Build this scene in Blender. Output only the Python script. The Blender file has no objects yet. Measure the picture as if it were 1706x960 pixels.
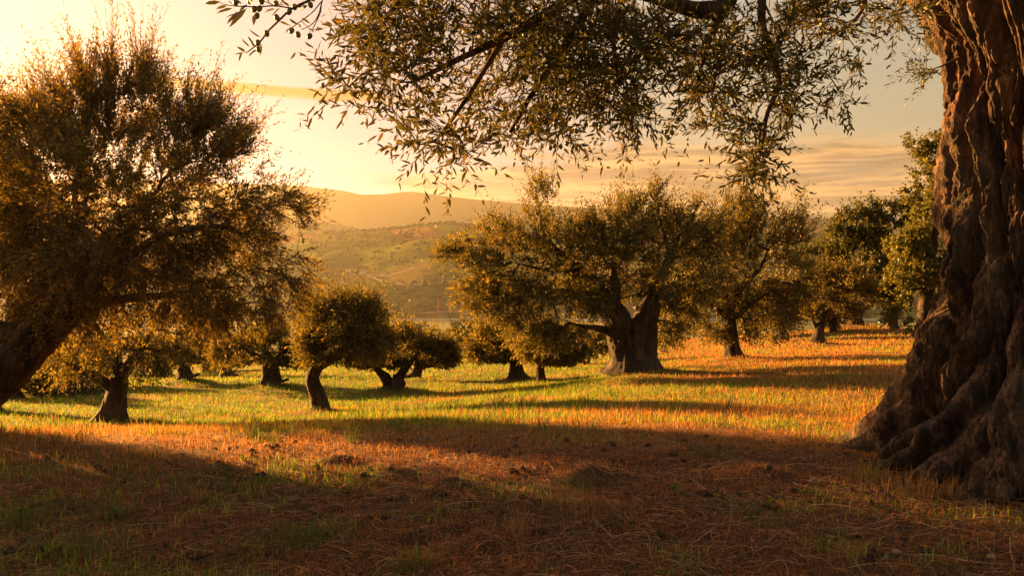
import bpy, math, random
import numpy as np
from mathutils import Vector, Matrix

SC = bpy.context.scene
COL = SC.collection
R = math.radians

# ------------------------------------------------------------------ camera
F, EYE = 1300.0, 1.5                      # focal length in photo pixels (1706 wide), eye height
cam_d = bpy.data.cameras.new('camera')
cam = bpy.data.objects.new('camera', cam_d)
COL.objects.link(cam)
cam.location = (0, 0, EYE)
cam.rotation_euler = (R(90), 0, 0)
cam_d.sensor_width = 36
cam_d.lens = F / 1706 * 36
cam_d.clip_start = 0.05
cam_d.clip_end = 40000
SC.camera = cam

# ------------------------------------------------------------------ exposure, render settings
SC.view_settings.view_transform = 'Standard'
SC.view_settings.look = 'None'
SC.view_settings.gamma = 1
SC.view_settings.exposure = 3.28
cy = SC.cycles
cy.use_denoising = True
cy.max_bounces = 6
cy.diffuse_bounces = 3
cy.glossy_bounces = 2
cy.transmission_bounces = 4
cy.volume_bounces = 0
cy.caustics_reflective = False
cy.caustics_refractive = False

# ------------------------------------------------------------------ sun and sky
SUN_AZ, SUN_EL = -53.0, 11.5              # degrees: azimuth from the view axis (+Y), negative = left
SDIR = Vector((math.sin(R(SUN_AZ)) * math.cos(R(SUN_EL)), math.cos(R(SUN_AZ)) * math.cos(R(SUN_EL)), math.sin(R(SUN_EL))))
sun_d = bpy.data.lights.new('sun', 'SUN')
sun = bpy.data.objects.new('sun', sun_d)
COL.objects.link(sun)
sun_d.energy = 5.0
sun_d.angle = R(0.6)
sun_d.color = (1.0, 0.49, 0.13)
sun.rotation_euler = (-SDIR).to_track_quat('-Z', 'Y').to_euler()


class NT:
    """small helper round a node tree"""
    def __init__(s, tree):
        s.t = tree
        s.n = tree.nodes
        s.l = tree.links

    def new(s, typ, **kw):
        n = s.n.new(typ)
        for k, v in kw.items():
            setattr(n, k, v)
        return n

    def put(s, sock, v):
        if isinstance(v, bpy.types.NodeSocket):
            s.l.new(v, sock)
        elif v is not None:
            if hasattr(sock.default_value, '__len__') and not hasattr(v, '__len__'):
                v = [v] * len(sock.default_value)
            if hasattr(sock.default_value, '__len__') and len(sock.default_value) == 4 and len(v) == 3:
                v = (*v, 1)
            sock.default_value = v

    def math(s, op, a, b=None, c=None, clamp=False):
        n = s.new('ShaderNodeMath', operation=op, use_clamp=clamp)
        for i, v in enumerate((a, b, c)):
            if v is not None:
                s.put(n.inputs[i], v)
        return n.outputs[0]

    def vmath(s, op, a, b=None, out=0):
        n = s.new('ShaderNodeVectorMath', operation=op)
        s.put(n.inputs[0], a)
        if b is not None:
            s.put(n.inputs[1], b)
        return n.outputs[out]

    def mix(s, f, a, b, blend='MIX'):
        n = s.new('ShaderNodeMix', data_type='RGBA', blend_type=blend)
        s.put(n.inputs[0], f)
        s.put(n.inputs[6], a)
        s.put(n.inputs[7], b)
        return n.outputs[2]

    def smooth(s, v, a, b, lo=0.0, hi=1.0):
        n = s.new('ShaderNodeMapRange', interpolation_type='SMOOTHSTEP')
        for i, q in enumerate((v, a, b, lo, hi)):
            s.put(n.inputs[i], q)
        return n.outputs[0]

    def noise(s, vec, scale, detail=4, rough=0.55, dist=0.0, out=0):
        n = s.new('ShaderNodeTexNoise')
        if vec is not None:
            s.put(n.inputs['Vector'], vec)
        n.inputs['Scale'].default_value = scale
        n.inputs['Detail'].default_value = detail
        n.inputs['Roughness'].default_value = rough
        n.inputs['Distortion'].default_value = dist
        return n.outputs[out]

    def ramp(s, f, stops):
        n = s.new('ShaderNodeValToRGB')
        s.put(n.inputs[0], f)
        e = n.color_ramp.elements
        while len(e) < len(stops):
            e.new(0.5)
        for el, (p, c) in zip(e, stops):
            el.position = p
            el.color = (*c, 1)
        return n.outputs[0]


world = bpy.data.worlds.new('World')
SC.world = world
world.use_nodes = True
W = NT(world.node_tree)
W.n.clear()
wo = W.new('ShaderNodeOutputWorld')
bg = W.new('ShaderNodeBackground')
W.l.new(bg.outputs[0], wo.inputs[0])
bg.inputs[1].default_value = 0.05
tc = W.new('ShaderNodeTexCoord')
sky = W.new('ShaderNodeTexSky', sky_type='NISHITA')
sky.sun_disc = False
sky.sun_elevation = R(SUN_EL)
sky.sun_rotation = R(SUN_AZ)
sky.air_density = 1.4
sky.dust_density = 3.0
sky.ozone_density = 1.0
skycol = W.mix(1.0, sky.outputs[0], (0.52, 0.395, 0.295), 'MULTIPLY')
dirv = tc.outputs['Generated']
dn = W.vmath('NORMALIZE', dirv)
sep = W.new('ShaderNodeSeparateXYZ')
W.l.new(dn, sep.inputs[0])
dx, dy, dz = sep.outputs
el = W.math('MULTIPLY', W.math('ARCSINE', dz), 180 / math.pi)                 # elevation in degrees
az = W.math('MULTIPLY', W.math('ARCTAN2', dx, dy), 180 / math.pi)             # azimuth in degrees, 0 = +Y
cosun = W.vmath('DOT_PRODUCT', dn, tuple(SDIR), out=1)
# aureole of the low sun in the dusty air
aur = W.math('POWER', W.math('MAXIMUM', cosun, 0.0), 3.0)
skycol = W.mix(aur, skycol, (0.55, 0.50, 0.62), 'ADD')
# forward scatter in dusty air saturates towards the sun
lum = W.vmath('DOT_PRODUCT', skycol, (0.3, 0.6, 0.1), out=1)
comp = W.math('DIVIDE', 1.68, W.math('ADD', 1.0, W.math('MULTIPLY', lum, 0.80)))
_sc = W.new('ShaderNodeVectorMath', operation='SCALE')
W.put(_sc.inputs[0], skycol)
W.put(_sc.inputs['Scale'], comp)
skycol = _sc.outputs[0]
cream = W.new('ShaderNodeVectorMath', operation='SCALE')
W.put(cream.inputs[0], (0.90, 0.79, 0.85))
W.put(cream.inputs['Scale'], W.math('MULTIPLY', W.math('MULTIPLY', lum, comp), W.smooth(el, 14.0, 6.0, 0.92, 1.2)))
skycol = W.mix(W.smooth(cosun, 0.38, 0.82, 0.0, 0.95), skycol, cream.outputs[0])
glow = W.math('ADD', 0.5, W.math('MULTIPLY', W.math('POWER', W.math('ADD', W.math('MULTIPLY', cosun, 0.5), 0.5), 2.0), 0.45))   # clouds are brighter towards the sun
# thin cloud sheets: noise in a flat layer seen in perspective
cvec = W.new('ShaderNodeCombineXYZ')
W.put(cvec.inputs[0], W.math('MULTIPLY', az, 0.055))
W.put(cvec.inputs[1], W.math('MULTIPLY', el, 0.42))
n1 = W.noise(cvec.outputs[0], 1.0, 6, 0.58, 0.4)
cvec2 = W.new('ShaderNodeCombineXYZ')
W.put(cvec2.inputs[0], W.math('MULTIPLY', az, 0.12))
W.put(cvec2.inputs[1], W.math('MULTIPLY', el, 1.5))
W.put(cvec2.inputs[2], 3.7)
n2 = W.noise(cvec2.outputs[0], 1.0, 6, 0.6, 0.6)
wob = W.math('MULTIPLY', W.math('SUBTRACT', n1, 0.5), 5.0)
elw = W.math('ADD', el, wob)
# low bank that hugs the horizon and thins out towards the sun
bank_top = W.smooth(az, -16, 10, 7.5, 10.2)
bank = W.smooth(W.math('SUBTRACT', bank_top, elw), -0.6, 1.1)
bank = W.math('MULTIPLY', bank, W.smooth(az, -15.5, -11.5, 0.0, 1.0))
bank = W.math('MULTIPLY', bank, W.math('SUBTRACT', 1.0, W.math('MULTIPLY', W.smooth(az, -5.0, -9.0), W.smooth(W.math('ADD', el, W.math('MULTIPLY', az, 0.09)), 6.9, 6.2))))
bank = W.math('MULTIPLY', bank, W.smooth(W.math('ADD', n2, W.math('MULTIPLY', bank, 0.35)), 0.35, 0.75, 0.7, 1.0))
# narrow dark streak left of the middle
sw = W.math('ABSOLUTE', W.math('SUBTRACT', W.math('ADD', el, W.math('MULTIPLY', W.math('SUBTRACT', n2, 0.5), 0.9)), 13.6))
streak = W.smooth(sw, 0.55, 0.1)
streak = W.math('MULTIPLY', streak, W.math('MULTIPLY', W.smooth(az, -34, -22), W.smooth(az, -6, -11)))
# faint high veil
veil = W.math('MULTIPLY', W.smooth(n1, 0.45, 0.75), 0.22)
lit = W.smooth(n2, 0.42, 0.60)
cloudcol = W.mix(1.0, W.mix(lit, (0.88, 0.55, 0.29), (3.1, 1.62, 0.58)), glow, 'MULTIPLY')
skycol = W.mix(W.math('MULTIPLY', bank, 0.85), skycol, cloudcol)
skycol = W.mix(W.math('MULTIPLY', streak, 0.95), skycol, (1.35, 0.52, 0.08))
skycol = W.mix(veil, skycol, W.mix(1.0, (2.6, 2.1, 1.45), glow, 'MULTIPLY'))
W.l.new(skycol, bg.inputs[0])

# ------------------------------------------------------------------ numpy noise
_rs = np.random.RandomState(7)
_PERM = _rs.permutation(256)
_PERM = np.concatenate([_PERM, _PERM, _PERM])
_GRAD = _rs.normal(size=(256, 3))
_GRAD /= np.linalg.norm(_GRAD, axis=1, keepdims=True)


def perlin(x, y, z):
    x, y, z = np.broadcast_arrays(np.asarray(x, float), np.asarray(y, float), np.asarray(z, float))
    xi, yi, zi = np.floor(x).astype(int), np.floor(y).astype(int), np.floor(z).astype(int)
    xf, yf, zf = x - xi, y - yi, z - zi
    u, v, w = (t * t * t * (t * (t * 6 - 15) + 10) for t in (xf, yf, zf))
    xi &= 255; yi &= 255; zi &= 255

    def g(ix, iy, iz):
        h = _PERM[_PERM[_PERM[(xi + ix) & 255] + ((yi + iy) & 255)] + ((zi + iz) & 255)]
        gr = _GRAD[h]
        return gr[..., 0] * (xf - ix) + gr[..., 1] * (yf - iy) + gr[..., 2] * (zf - iz)
    x00 = g(0, 0, 0) * (1 - u) + g(1, 0, 0) * u
    x10 = g(0, 1, 0) * (1 - u) + g(1, 1, 0) * u
    x01 = g(0, 0, 1) * (1 - u) + g(1, 0, 1) * u
    x11 = g(0, 1, 1) * (1 - u) + g(1, 1, 1) * u
    return ((x00 * (1 - v) + x10 * v) * (1 - w) + (x01 * (1 - v) + x11 * v) * w) * 1.5


def fbm(x, y, z, octv=4, gain=0.5, ridged=False):
    s, a, tot = 0, 1.0, 0
    f = 1.0
    for i in range(octv):
        n = perlin(np.asarray(x) * f + 13.1 * i, np.asarray(y) * f + 7.7 * i, np.asarray(z) * f + 3.3 * i)
        if ridged:
            n = 1 - 2 * np.abs(n)
        s = s + a * n
        tot += a
        a *= gain
        f *= 2.03
    return s / tot


def sstep(x, a, b):
    t = np.clip((np.asarray(x, float) - a) / (b - a), 0, 1)
    return t * t * (3 - 2 * t)


def unit(v):
    return v / np.maximum(np.linalg.norm(v, axis=-1, keepdims=True), 1e-9)


def P(x, y, d):
    """point seen at photo pixel x, y at depth d"""
    return np.array([(x - 853) / F * d, d, EYE - (y - 480) / F * d])


# ------------------------------------------------------------------ mesh building
class MB:
    """collects vertices, triangles, quads and a colour per vertex; builds ONE mesh"""
    def __init__(s):
        s.v, s.q, s.t, s.c, s.n = [], [], [], [], 0

    def add(s, v, q=None, t=None, c=None):
        v = np.asarray(v, float).reshape(-1, 3)
        if q is not None and len(q):
            s.q.append(np.asarray(q).reshape(-1, 4) + s.n)
        if t is not None and len(t):
            s.t.append(np.asarray(t).reshape(-1, 3) + s.n)
        s.v.append(v)
        if c is None:
            c = (0.5, 0.5, 0.5)
        c = np.asarray(c, float)
        if c.ndim == 1:
            c = np.tile(c, (len(v), 1))
        s.c.append(c)
        s.n += len(v)

    def mesh(s, name, mat, origin=(0, 0, 0), smooth=True):
        me = bpy.data.meshes.new(name)
        v = np.concatenate(s.v) - np.asarray(origin, float)
        q = np.concatenate(s.q) if s.q else np.zeros((0, 4), int)
        t = np.concatenate(s.t) if s.t else np.zeros((0, 3), int)
        me.vertices.add(len(v))
        me.vertices.foreach_set('co', v.astype(np.float32).ravel())
        loops = np.concatenate([q.ravel(), t.ravel()]).astype(np.int32)
        me.loops.add(len(loops))
        me.loops.foreach_set('vertex_index', loops)
        tot = np.concatenate([np.full(len(q), 4), np.full(len(t), 3)]).astype(np.int32)
        st = np.concatenate([[0], np.cumsum(tot)[:-1]]).astype(np.int32)
        me.polygons.add(len(tot))
        me.polygons.foreach_set('loop_start', st)
        me.polygons.foreach_set('loop_total', tot)
        me.update(calc_edges=True)
        me.polygons.foreach_set('use_smooth', np.full(len(tot), smooth))
        a = me.attributes.new('col', 'FLOAT_COLOR', 'POINT')
        c = np.concatenate(s.c)
        a.data.foreach_set('color', np.concatenate([c, np.ones((len(c), 1))], 1).astype(np.float32).ravel())
        me.materials.append(mat)
        return me

    def build(s, name, mat, parent=None, origin=(0, 0, 0), smooth=True, kind=None):
        """with a parent the vertices are still given in world space: origin = the parent's place"""
        o = bpy.data.objects.new(name, s.mesh(name, mat, origin, smooth))
        COL.objects.link(o)
        if parent is not None:
            o.parent = parent
        else:
            o.location = origin
        if kind:
            o['kind'] = kind
        return o


def tag(o, label, cat, group=None):
    o['label'] = label
    o['category'] = cat
    if group:
        o['group'] = group
    return o


def thing(name, loc, label, cat, group=None):
    o = bpy.data.objects.new(name, None)
    o.empty_display_size = 0.2
    COL.objects.link(o)
    o.location = loc
    return tag(o, label, cat, group)


def grid_quads(nu, nv, wrap=False):
    """quads of an nv x nu grid (row-major, nu points per row)"""
    i = np.arange(nu if wrap else nu - 1)
    j = np.arange(nv - 1)
    J, I = np.meshgrid(j, i, indexing='ij')
    I2 = (I + 1) % nu
    return np.stack([J * nu + I, J * nu + I2, (J + 1) * nu + I2, (J + 1) * nu + I], -1).reshape(-1, 4)


def frames(p):
    t = np.gradient(p, axis=0)
    t = unit(t)
    ref = np.array([1.0, 0, 0]) if abs(t[0][0]) < 0.8 else np.array([0, 1.0, 0])
    a = np.zeros_like(p)
    u = unit(np.cross(np.cross(t[0], ref), t[0]))
    for i in range(len(p)):
        u = u - t[i] * np.dot(u, t[i])
        u = u / max(np.linalg.norm(u), 1e-9)
        a[i] = u
    return a, np.cross(t, a)


def tube(mb, p, r, sides=6, c=(0.5, 0.5, 0.5), bump=0.0, seed=0.0, cap=True):
    p = np.asarray(p, float)
    r = np.asarray(r, float)
    a, b = frames(p)
    th = np.linspace(0, 2 * np.pi, sides, endpoint=False)
    ct, st = np.cos(th), np.sin(th)
    rr = np.repeat(r[:, None], sides, 1)
    if bump:
        s = np.concatenate([[0], np.cumsum(np.linalg.norm(np.diff(p, axis=0), axis=1))])
        rr = rr * (1 + bump * fbm(ct[None] * 1.3 + seed, st[None] * 1.3, s[:, None] / max(r.mean(), 1e-4) * 0.35, 3))
    v = p[:, None] + rr[..., None] * (a[:, None] * ct[None, :, None] + b[:, None] * st[None, :, None])
    q = grid_quads(sides, len(p), True)
    t = None
    v = v.reshape(-1, 3)
    if cap:
        v = np.concatenate([v, p[-1:]])
        k = (len(p) - 1) * sides
        t = [(k + i, k + (i + 1) % sides, len(v) - 1) for i in range(sides)]
    mb.add(v, q, t, c)


def resample(p, n):
    """smooth curve (Catmull-Rom) through the rows of p; extra columns ride along"""
    p = np.asarray(p, float)
    if len(p) == 2:
        return p[0] + (p[1] - p[0]) * np.linspace(0, 1, n)[:, None]
    e = np.concatenate([[2 * p[0] - p[1]], p, [2 * p[-1] - p[-2]]])
    out = []
    for u in np.linspace(0, len(p) - 1 - 1e-6, n):
        i = int(u)
        f = u - i
        a, b, c, d = e[i], e[i + 1], e[i + 2], e[i + 3]
        out.append(0.5 * (2 * b + (c - a) * f + (2 * a - 5 * b + 4 * c - d) * f * f + (3 * b - a - 3 * c + d) * f ** 3))
    return np.array(out)


# ------------------------------------------------------------------ materials
def material(name):
    m = bpy.data.materials.new(name)
    m.use_nodes = True
    n = NT(m.node_tree)
    n.n.clear()
    out = n.new('ShaderNodeOutputMaterial')
    return m, n, out


def attr(n, name='col'):
    a = n.new('ShaderNodeAttribute')
    a.attribute_name = name
    return a.outputs['Color']


def leaf_material(name, under, trans=0.52, gloss=0.12, rough=0.68, tcol=(2.0, 1.55, 0.5)):
    """colour per leaf from the mesh; pale underside; light passes through"""
    m, n, out = material(name)
    c = attr(n)
    g = n.new('ShaderNodeNewGeometry')
    nz = n.noise(g.outputs['Position'], 9.0, 2)
    c = n.mix(1.0, c, n.ramp(nz, [(0.3, (0.75, 0.75, 0.75)), (0.7, (1.25, 1.2, 1.1))]), 'MULTIPLY')
    front = c
    back = n.mix(0.65, c, under)
    cc = n.mix(g.outputs['Backfacing'], front, back)
    d = n.new('ShaderNodeBsdfDiffuse')
    n.put(d.inputs[0], cc)
    t = n.new('ShaderNodeBsdfTranslucent')
    n.put(t.inputs[0], n.mix(1.0, c, tcol, 'MULTIPLY'))
    mx = n.new('ShaderNodeMixShader')
    mx.inputs[0].default_value = trans
    n.l.new(d.outputs[0], mx.inputs[1])
    n.l.new(t.outputs[0], mx.inputs[2])
    gl = n.new('ShaderNodeBsdfGlossy')
    gl.inputs['Roughness'].default_value = rough
    gl.inputs['Color'].default_value = (0.9, 0.9, 0.85, 1)
    fr = n.new('ShaderNodeFresnel')
    fr.inputs[0].default_value = 1.45
    m2 = n.new('ShaderNodeMixShader')
    n.put(m2.inputs[0], n.math('ADD', n.math('MULTIPLY', fr.outputs[0], 0.07), gloss * 0.03))
    n.l.new(mx.outputs[0], m2.inputs[1])
    n.l.new(gl.outputs[0], m2.inputs[2])
    n.l.new(m2.outputs[0], out.inputs[0])
    return m


def bark_material(name, dark, mid, pale, scale=6.0, bump=0.6):
    m, n, out = material(name)
    tcn = n.new('ShaderNodeTexCoord')
    vec = n.vmath('MULTIPLY', tcn.outputs['Object'], (1.0, 1.0, 0.35))
    a = n.noise(vec, scale, 6, 0.62, 0.5)
    b = n.noise(vec, scale * 5.5, 5, 0.65, 0.3)
    big = n.noise(tcn.outputs['Object'], 1.6, 3, 0.5)
    f = n.math('ADD', n.math('MULTIPLY', a, 0.6), n.math('MULTIPLY', b, 0.4))
    c = n.ramp(f, [(0.39, dark), (0.5, mid), (0.62, pale)])
    fib = n.noise(n.vmath('MULTIPLY', tcn.outputs['Object'], (1.0, 1.0, 0.12)), scale * 4.0, 4, 0.6, 0.2)
    c = n.mix(1.0, c, n.ramp(fib, [(0.35, (0.6, 0.56, 0.52)), (0.62, (1.3, 1.3, 1.3))]), 'MULTIPLY')
    c = n.mix(n.smooth(big, 0.45, 0.68, 0, 0.25), c, (0.12, 0.10, 0.06))
    p = n.new('ShaderNodeBsdfPrincipled')
    n.put(p.inputs['Base Color'], c)
    p.inputs['Roughness'].default_value = 0.9
    p.inputs['Specular IOR Level'].default_value = 0.25
    bp = n.new('ShaderNodeBump')
    bp.inputs['Strength'].default_value = bump
    bp.inputs['Distance'].default_value = 0.05
    n.put(bp.inputs['Height'], n.math('ADD', f, n.math('MULTIPLY', fib, 0.5)))
    n.l.new(bp.outputs[0], p.inputs['Normal'])
    n.l.new(p.outputs[0], out.inputs[0])
    return m


def attr_material(name, rough=0.85, trans=0.0, spec=0.2):
    m, n, out = material(name)
    c = attr(n)
    p = n.new('ShaderNodeBsdfPrincipled')
    g = n.new('ShaderNodeNewGeometry')
    nz = n.noise(g.outputs['Position'], 25.0, 3)
    c = n.mix(1.0, c, n.ramp(nz, [(0.3, (0.7, 0.7, 0.7)), (0.7, (1.25, 1.25, 1.2))]), 'MULTIPLY')
    n.put(p.inputs['Base Color'], c)
    p.inputs['Roughness'].default_value = rough
    p.inputs['Specular IOR Level'].default_value = spec
    if trans:
        t = n.new('ShaderNodeBsdfTranslucent')
        n.put(t.inputs[0], c)
        mx = n.new('ShaderNodeMixShader')
        mx.inputs[0].default_value = trans
        n.l.new(p.outputs[0], mx.inputs[1])
        n.l.new(t.outputs[0], mx.inputs[2])
        n.l.new(mx.outputs[0], out.inputs[0])
    else:
        n.l.new(p.outputs[0], out.inputs[0])
    return m


M_LEAF = leaf_material('olive_leaf', (0.17, 0.165, 0.11))
M_LEAF_NEAR = leaf_material('olive_leaf_near', (0.13, 0.125, 0.08), trans=0.26, gloss=0.05, rough=0.62, tcol=(1.35, 1.2, 0.5))
M_OAK = leaf_material('oak_leaf', (0.07, 0.085, 0.03), trans=0.3, gloss=0.08)
M_BARK = bark_material('olive_bark', (0.010, 0.006, 0.004), (0.034, 0.021, 0.014), (0.078, 0.050, 0.032), 7.0)
M_BARK2 = bark_material('old_olive_bark', (0.010, 0.006, 0.004), (0.044, 0.024, 0.015), (0.17, 0.095, 0.054), 9.0, 1.0)
M_TWIG = bark_material('twig_bark', (0.04, 0.028, 0.016), (0.09, 0.065, 0.035), (0.15, 0.11, 0.07), 20.0, 0.3)
M_GRASS = attr_material('grass_blade', 0.7, 0.4)
M_LITTER = attr_material('dry_litter', 0.85, 0.15)
M_OLIVE = attr_material('olive_fruit', 0.35, 0.0, 0.5)
M_STONE = attr_material('stone', 0.9)

# ------------------------------------------------------------------ terrain
# photo pixel and depth of points on the meadow (tree feet and open ground)
GP = [(853, 960, 4.06), (0, 960, 4.15), (1706, 960, 4.05), (853, 760, 7.0), (300, 770, 6.9), (0, 800, 6.4), (1340, 745, 7.4),
      (1430, 790, 6.3), (1740, 790, 6.7), (2100, 760, 8.0), (-80, 710, 8.6), (-500, 720, 8.6), (185, 712, 13), (530, 690, 16), (455, 650, 24),
      (310, 640, 28), (655, 655, 22), (690, 638, 27), (862, 637, 26), (901, 640, 24), (975, 608, 31), (1055, 634, 19),
      (1222, 600, 24), (1362, 578, 31), (1490, 553, 38), (1425, 547, 42), (760, 592, 45), (300, 626, 42), (0, 663, 25),
      (-300, 680, 25), (1480, 622, 15), (1250, 680, 11.5), (853, 690, 11.5), (1640, 600, 20), (1900, 560, 38), (1200, 572, 40), (0, 735, 10.5)]
_c = np.array([P(*g) for g in GP])
_c = np.concatenate([_c, [[0, -8, 0.1], [-12, -6, 0.0], [12, -6, 0.6], [0, -30, 0.2], [-40, 0, -1.0], [45, 0, 2.5], [60, 45, 1.0], [-50, 40, -4.0]]])


def _phi(r):
    return np.sqrt(r * r + 2.5 ** 2)


_n = len(_c)
_D = _phi(np.linalg.norm(_c[:, None, :2] - _c[None, :, :2], axis=-1)) + np.eye(_n) * -0.15
_A = np.zeros((_n + 3, _n + 3))
_A[:_n, :_n] = _D
_A[:_n, _n] = 1
_A[:_n, _n + 1:] = _c[:, :2]
_A[_n:, :_n] = _A[:_n, _n:].T
_W = np.linalg.solve(_A, np.concatenate([_c[:, 2], [0, 0, 0]]))

FEET = []                                                  # (X, Y, radius, height) of the earth mounds at tree feet
CLODS = []                                                 # small heaps and hollows of turned soil


def ground_z(X, Y, fine=True):
    X = np.asarray(X, float)
    Y = np.asarray(Y, float)
    sh = np.broadcast(X, Y).shape
    x = np.broadcast_to(X, sh).ravel()
    y = np.broadcast_to(Y, sh).ravel()
    z = np.empty(len(x))
    for i in range(0, len(x), 60000):
        xx, yy = x[i:i + 60000], y[i:i + 60000]
        cx, cyy = np.clip(xx, -60, 70), np.clip(yy, -35, 60)
        r = np.sqrt((cx[:, None] - _c[None, :, 0]) ** 2 + (cyy[:, None] - _c[None, :, 1]) ** 2)
        near = _phi(r) @ _W[:_n] + _W[_n] + cx * _W[_n + 1] + cyy * _W[_n + 2]
        d = np.hypot(xx, np.maximum(yy, 0))
        far = np.interp(d, [0, 50, 100, 300, 600, 900, 1400, 20000], [-1, -3.2, -7.4, -18, -29, -38, -42, -44])
        far = far + 2.0 * sstep(d, 100, 400) * fbm(xx / 120, yy / 120, 0, 3)
        w = sstep(d, 42, 80) * sstep(yy, -60, 20)
        back = sstep(np.hypot(xx, yy), 70, 300) * (1 - sstep(yy, -60, 20))
        zz = near * (1 - w) + far * w
        zz = zz * (1 - back) + 0.5 * back
        if fine:
            near_w = 1 - sstep(d, 18, 60)
            zz = zz + near_w * (0.045 * fbm(xx * 0.9, yy * 0.9, 1.5, 3) + 0.030 * fbm(xx * 3.6, yy * 3.6, 4.5, 4) * (1 - 0.6 * sstep(d, 7, 11)))
        for (fx, fy, fr, fh) in FEET + CLODS:
            rr = ((xx - fx) ** 2 + (yy - fy) ** 2) / fr ** 2
            zz = zz + fh * np.exp(-rr)
        z[i:i + 60000] = zz
    return z.reshape(sh)


def G(x, y):
    """ground point seen at photo pixel x, y"""
    lo, hi = 1.5, None
    d = 1.5
    while d < 400:
        p = P(x, y, d)
        if p[2] < float(ground_z(p[0], p[1])):
            hi = d
            break
        lo = d
        d *= 1.04
    if hi is None:
        return P(x, y, 60)
    for _ in range(14):
        m = (lo + hi) / 2
        p = P(x, y, m)
        if p[2] < float(ground_z(p[0], p[1])):
            hi = m
        else:
            lo = m
    return P(x, y, hi)


def on_ground(x, y, sink=0.0):
    return np.array([x, y, float(ground_z(x, y)) - sink])


for (x, y, d, r, h) in [(185, 712, 13, 0.75, 0.13), (530, 690, 16, 0.6, 0.10), (455, 650, 24, 0.9, 0.18), (310, 640, 28, 1.0, 0.2),
                        (655, 655, 22, 0.8, 0.16), (690, 638, 27, 0.8, 0.15), (862, 637, 26, 0.8, 0.15), (901, 640, 24, 0.6, 0.1),
                        (1055, 634, 19, 1.5, 0.25), (1222, 600, 24, 0.8, 0.14), (1362, 578, 31, 0.9, 0.2), (1425, 547, 42, 1.6, 0.3)]:
    p = P(x, y, d)
    FEET.append((p[0], p[1], r, h))
for (x, y, r, h) in [(985, 800, 0.16, 0.12), (955, 808, 0.10, 0.06), (750, 812, 0.14, 0.09), (770, 890, 0.10, -0.10), (690, 905, 0.12, -0.08),
                     (800, 915, 0.12, 0.08), (375, 782, 0.14, 0.08), (410, 778, 0.12, -0.06), (560, 762, 0.15, 0.07), (650, 790, 0.2, 0.06),
                     (90, 835, 0.2, 0.07), (260, 865, 0.14, -0.08), (880, 850, 0.1, 0.06), (1130, 760, 0.15, 0.05), (1265, 800, 0.2, 0.07)]:
    d = 1.5 * F / (y - 480)
    p = P(x, y, d)
    CLODS.append((p[0], p[1], r, h))

# zones of ground cover: green turf / dry straw / bare litter
def cover(X, Y):
    d = np.hypot(X, Y)
    n1 = fbm(X * 0.35, Y * 0.5, 2.0, 4)
    n2 = fbm(X * 1.3 + 5, Y * 1.3, 8.0, 4)
    green = sstep(d, 9.5, 13.5) * (0.95 - sstep(X - 0.10 * Y, -1.5, 4.5) * 0.70) + 1.1 * n1 + 0.5 * n2
    # a greener strip across the middle, and patches in the foreground
    strip = np.exp(-((d - 10.3 + 0.25 * X) / 0.8) ** 2) * np.exp(-((X - 0.5) / 3.2) ** 2)
    green = green + 0.75 * strip
    fg = (1 - sstep(d, 6.5, 8.0))
    green = green + fg * (0.30 * sstep(-X, -0.5, 2.5) + 0.5 * np.maximum(n2, 0) - 0.12)
    green = np.clip(green, 0, 1)
    litter = np.clip(fg * 0.85 + (1 - sstep(d, 8.0, 10.5)) * 0.25 + 0.5 * n2 + sstep(X - 0.1 * Y, -1, 4) * 0.35, 0, 1)
    return green, litter


def cover_colour(X, Y, rng=None, blades=False):
    green, litter = cover(X, Y)
    if blades:
        k = rng.random_sample(len(X))
        k2 = rng.random_sample(len(X))
        cg = np.array([0.085, 0.155, 0.014]) * (0.7 + 0.8 * k2[:, None])
        cgy = np.array([0.22, 0.29, 0.016]) * (0.7 + 0.7 * k2[:, None])
        cs = np.array([0.50, 0.225, 0.048]) * (0.55 + 0.8 * k2[:, None])
        cl = np.array([0.31, 0.112, 0.034]) * (0.5 + 0.9 * k2[:, None])
        isg = k < green * 0.92
        c = np.where(isg[:, None], np.where((k2 > 0.45)[:, None], cgy, cg), np.where((rng.random_sample(len(X)) < litter)[:, None], cl, cs))
        return c, isg
    g = green[..., None]
    l = litter[..., None]
    dry = np.array([0.185, 0.088, 0.028]) * (1 - l) + np.array([0.072, 0.037, 0.019]) * l
    return dry * (1 - g) + np.array([0.14, 0.125, 0.02]) * g


def axis(hi, a, s0, growth):
    """coordinates that are s0 apart inside +-a and spread out beyond"""
    pos = list(np.arange(0, a, s0))
    s = s0
    while pos[-1] < hi:
        s *= growth
        pos.append(pos[-1] + s)
    return np.array([-v for v in pos[:0:-1]] + pos)


gx = axis(9000, 4.6, 0.06, 1.05)
gy = np.concatenate([-np.geomspace(0.5, 400, 24)[::-1], np.arange(0, 2.4, 0.3), np.arange(2.4, 9.0, 0.055)])
ys = [9.0]
st = 0.055
while ys[-1] < 9500:
    ys.append(ys[-1] + st)
    st *= 1.04
gy = np.concatenate([gy, ys])
GX, GY = np.meshgrid(gx, gy)
GZ = ground_z(GX, GY)
m, n, out = material('meadow_soil')
c = attr(n)
geo = n.new('ShaderNodeNewGeometry')
a = n.noise(geo.outputs['Position'], 14.0, 6, 0.65)
b = n.noise(geo.outputs['Position'], 95.0, 4, 0.6)
f = n.math('ADD', n.math('MULTIPLY', a, 0.6), n.math('MULTIPLY', b, 0.4))
c = n.mix(1.0, c, n.ramp(f, [(0.33, (0.45, 0.42, 0.4)), (0.5, (0.95, 0.95, 0.95)), (0.68, (1.5, 1.45, 1.35))]), 'MULTIPLY')
p = n.new('ShaderNodeBsdfPrincipled')
n.put(p.inputs['Base Color'], c)
p.inputs['Roughness'].default_value = 0.95
p.inputs['Specular IOR Level'].default_value = 0.1
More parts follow.
